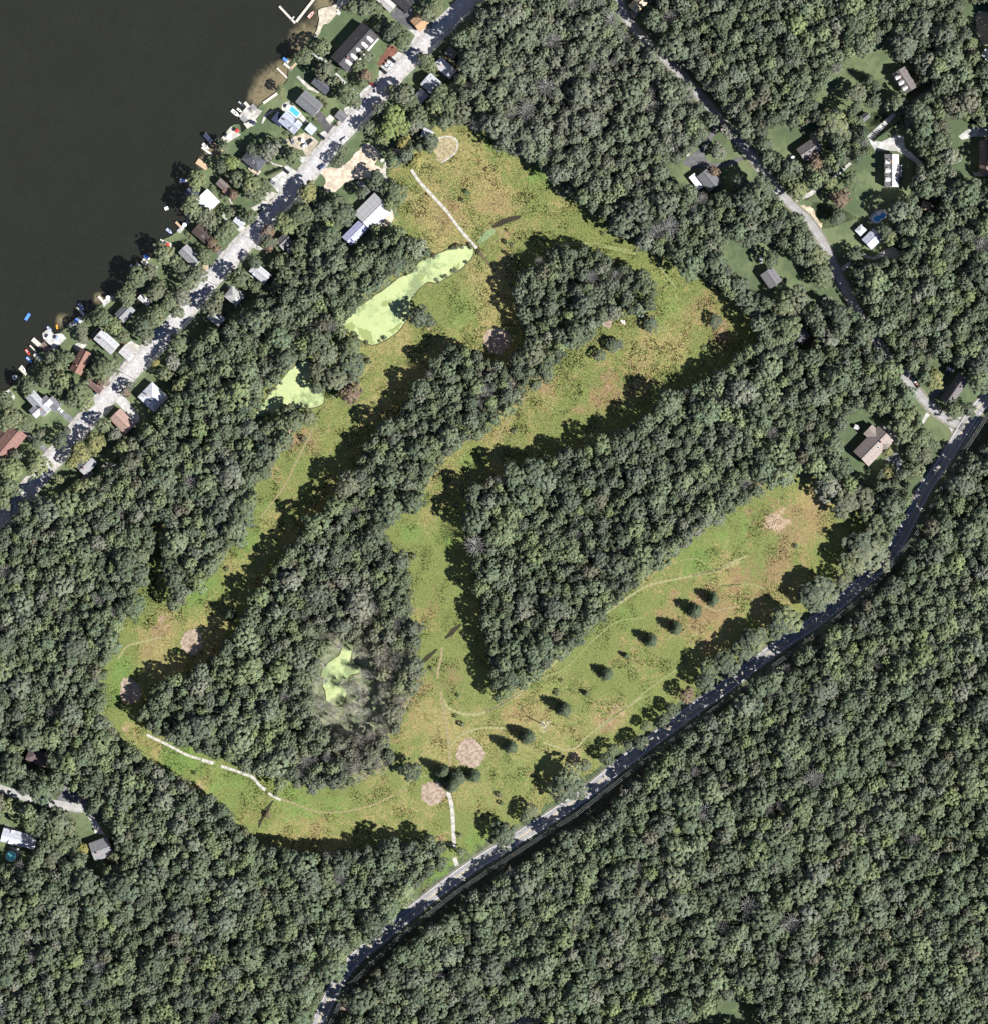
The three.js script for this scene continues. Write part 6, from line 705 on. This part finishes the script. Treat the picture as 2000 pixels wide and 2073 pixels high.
// ---------------------------------------------------------------- utility poles and wires
const poleM = std(rgb(120, 104, 86), 0.95), wireM = std(rgb(150, 150, 150), 0.5, { metalness: 0.3 });
function poleLine(road, off, from, to, step, label, wlabel) { const pts = road.world, out = []; let acc = 0, next = from, s = 0; for (let i = 1; i < pts.length; i++) { const d = Math.hypot(pts[i][0] - pts[i - 1][0], pts[i][1] - pts[i - 1][1]); s += d; if (s >= next && s <= to) { const tx = (pts[i][0] - pts[i - 1][0]) / d, tz = (pts[i][1] - pts[i - 1][1]) / d; out.push([pts[i][0] - tz * off, pts[i][1] + tx * off, Math.atan2(tx, tz)]); next += step; } }
  for (const [x, z, a] of out) { const g = thing('utility_pole', label, 'utility pole', [x, z], a + Math.PI / 2 - Math.PI / 2, 'utility poles'); mesh('pole', new THREE.CylinderGeometry(0.11, 0.16, 10.5, 8).translate(0, 5.1, 0), poleM, g); mesh('crossarm', box(2.2, 0.14, 0.12, 0, 9.6, 0.12), poleM, g); for (const q of [-1, 0, 1]) mesh('insulator', new THREE.CylinderGeometry(0.05, 0.07, 0.22, 6).translate(q * 0.95, 9.86, 0.12), whiteTrim, g); }
  const wg = new THREE.Group(); wg.name = numbered('power_line'); scene.add(wg); tag(wg, wlabel, 'power line'); for (const q of [-0.95, 0, 0.95]) { const p = []; for (let i = 1; i < out.length; i++) { const a = out[i - 1], b = out[i]; for (let k = i > 1 ? 1 : 0; k <= 8; k++) { const t = k / 8; p.push(new THREE.Vector3(a[0] + (b[0] - a[0]) * t + Math.cos(a[2]) * q, 9.95 - 1.1 * 4 * t * (1 - t) * 0.35, a[1] + (b[1] - a[1]) * t - Math.sin(a[2]) * q)); } } mesh('wire', new THREE.TubeGeometry(new THREE.CatmullRomCurve3(p), p.length * 2, 0.045, 4), wireM, wg); } }
poleLine(ROADS.lake, -6.6, 30, 440, 38, 'wooden utility pole on the inland side of the lakeside road', 'thin wires strung along the lakeside road');
poleLine(ROADS.south, -6.4, 40, 640, 44, 'wooden utility pole on the wooded side of the lined road', 'thin wires strung along the lined road beside the south wood');

// ---------------------------------------------------------------- small things
{ const w = P(...X(1105, 1222)), g = thing('stone_heap', 'small heap of white stones beside the wooded island', 'stones', w); seed(9); for (let k = 0; k < 9; k++) { const s = new THREE.DodecahedronGeometry(rr(0.3, 0.7), 0); s.scale(1, 0.7, 1); mesh('stone', s.translate(rr(-1.4, 1.4), 0.3, rr(-1.1, 1.1)), std(rgb(208, 202, 190), 0.9), g); } }
{ seed(10); const l = []; for (let k = 0; k < 60; k++) { const [u, v] = U(rr(230, 540), rr(292, 345)); const w = P(u, v); l.push({ x: w[0], z: w[1], r: rnd() * 6, s: rr(0.5, 0.95), y: 0.2, c: [0.7, 0.68, 0.63] }); } tag(instances('rubble', new THREE.DodecahedronGeometry(0.9, 0), std(0xffffff, 0.9), l), 'scattered pale rubble on the gravel pad in the south wood', 'rubble'); }
for (const [f, x, y, a] of [[F, 660, 470, -40], [A, 705, 100, 30], [N, 255, 945, 20], [J, 195, 530, -40]]) { const w = P(...f(x, y)), g = thing('picnic_table', ['picnic table at the edge of the gravel car park', 'picnic table on the beach lawn', 'white garden table on the round pool lawn', 'white bench table beside the loop drive'][[F, A, N, J].indexOf(f)], 'table', w, -a * Math.PI / 180); mesh('top', box(2.2, 0.06, 0.9, 0, 0.74, 0), whiteTrim, g); for (const s of [-1, 1]) { mesh('bench', box(2.2, 0.05, 0.3, 0, 0.43, s * 0.8), whiteTrim, g); mesh('leg', box(0.08, 0.74, 1.6, s * 0.8, 0, 0), whiteTrim, g); } }

seed(808);
const yardClear = maskOf((g) => { fillP(g, YARDS, '#fff'); for (const p of LAWNS) fillP(g, p, '#fff'); for (const p of [LAKE]) fillP(g, p, '#000', 2); for (const [, p] of PAVED) fillP(g, p, '#000', 0.3); for (const r of Object.values(ROADS)) strokeL(g, r.world, '#000', r.w + 2); for (const h of houseWorld) { g.beginPath(); houseCorners(h, 0.6).forEach(([x, z], i) => (i ? g.lineTo(mx(x), mx(z)) : g.moveTo(mx(x), mx(z)))); g.closePath(); g.fillStyle = '#000'; g.fill(); } });
let nShrub = 0;
for (const h of houseWorld) for (let k = 0; k < 9 && nShrub < 190; k++) { const c = houseCorners(h, rr(1.2, 3.5)), i = Math.floor(rnd() * 4), t = rnd(), x = c[i][0] + (c[(i + 1) % 4][0] - c[i][0]) * t, z = c[i][1] + (c[(i + 1) % 4][1] - c[i][1]) * t; if (at(yardClear, x, z) < 128) continue; nShrub++; const g = thing('garden_shrub', 'low rounded garden shrub planted along a house wall', 'shrub', [x, z], rnd() * 6, 'garden shrubs along house walls'); const s = rr(0.35, 0.8); g.scale.set(s, s * rr(0.7, 1), s); mesh('foliage', pick(BUSH), pick([...leafMats, brightLeaf, rustLeaf, paleLeaf]), g); mesh('stem', stemGeo, barkMat, g); }
const parasolG = new THREE.ConeGeometry(1.35, 0.45, 8, 1, true).translate(0, 2.35, 0), potG = new THREE.CylinderGeometry(0.025, 0.025, 2.4, 6).translate(0, 1.2, 0), tableG = new THREE.CylinderGeometry(0.65, 0.65, 0.05, 16).translate(0, 0.72, 0);
const chairG = mergeGeometries([box(0.5, 0.06, 0.5, 0, 0.42, 0), box(0.5, 0.5, 0.06, 0, 0.45, 0.24), box(0.06, 0.42, 0.06, -0.2, 0, -0.2), box(0.06, 0.42, 0.06, 0.2, 0, -0.2), box(0.06, 0.42, 0.06, -0.2, 0, 0.2), box(0.06, 0.42, 0.06, 0.2, 0, 0.2)]);
[[B, 1110, 320, 'white', 'on the pool terrace'], [B, 620, 545, 'red', 'on the square terrace by the notch'], [B, 540, 600, 'white', 'at the outer corner of the square terrace'], [B, 780, 470, 'navy', 'on the dock terrace'], [D, 480, 630, 'white', 'in the middle of the large white terrace'], [D, 560, 640, 'pale', 'at the garden end of the large white terrace'], [D, 740, 470, 'blue', 'on the shaded shore terrace'], [C, 590, 500, 'white', 'on the long white shore terrace'], [C, 430, 690, 'red', 'by the crowded white dock'], [B, 1250, 640, 'white', 'on the cluttered sandy drive'], [J, 1200, 570, 'white', 'beside the gabled house patio'], [K, 690, 1260, 'white', 'beside the kidney shaped pool'], [D, 1040, 250, 'white', 'on the jutting terrace']].forEach(([f, x, y, c, where]) => { const w = P(...f(x, y)), g = thing('patio_set', c + ' parasol over a round table ' + where, 'patio set', w, rnd() * 6, undefined, 0.14); mesh('parasol', parasolG, clothM[c], g); mesh('pole', potG, whiteTrim, g); mesh('table', tableG, whiteTrim, g); for (let k = 0; k < 4; k++) { const ch = mesh('chair', chairG, seatM, g); ch.position.set(Math.cos(k * 1.57) * 1.1, 0, Math.sin(k * 1.57) * 1.1); ch.rotation.y = -k * 1.57 + 1.57; } });

renderer.render(scene, camera);
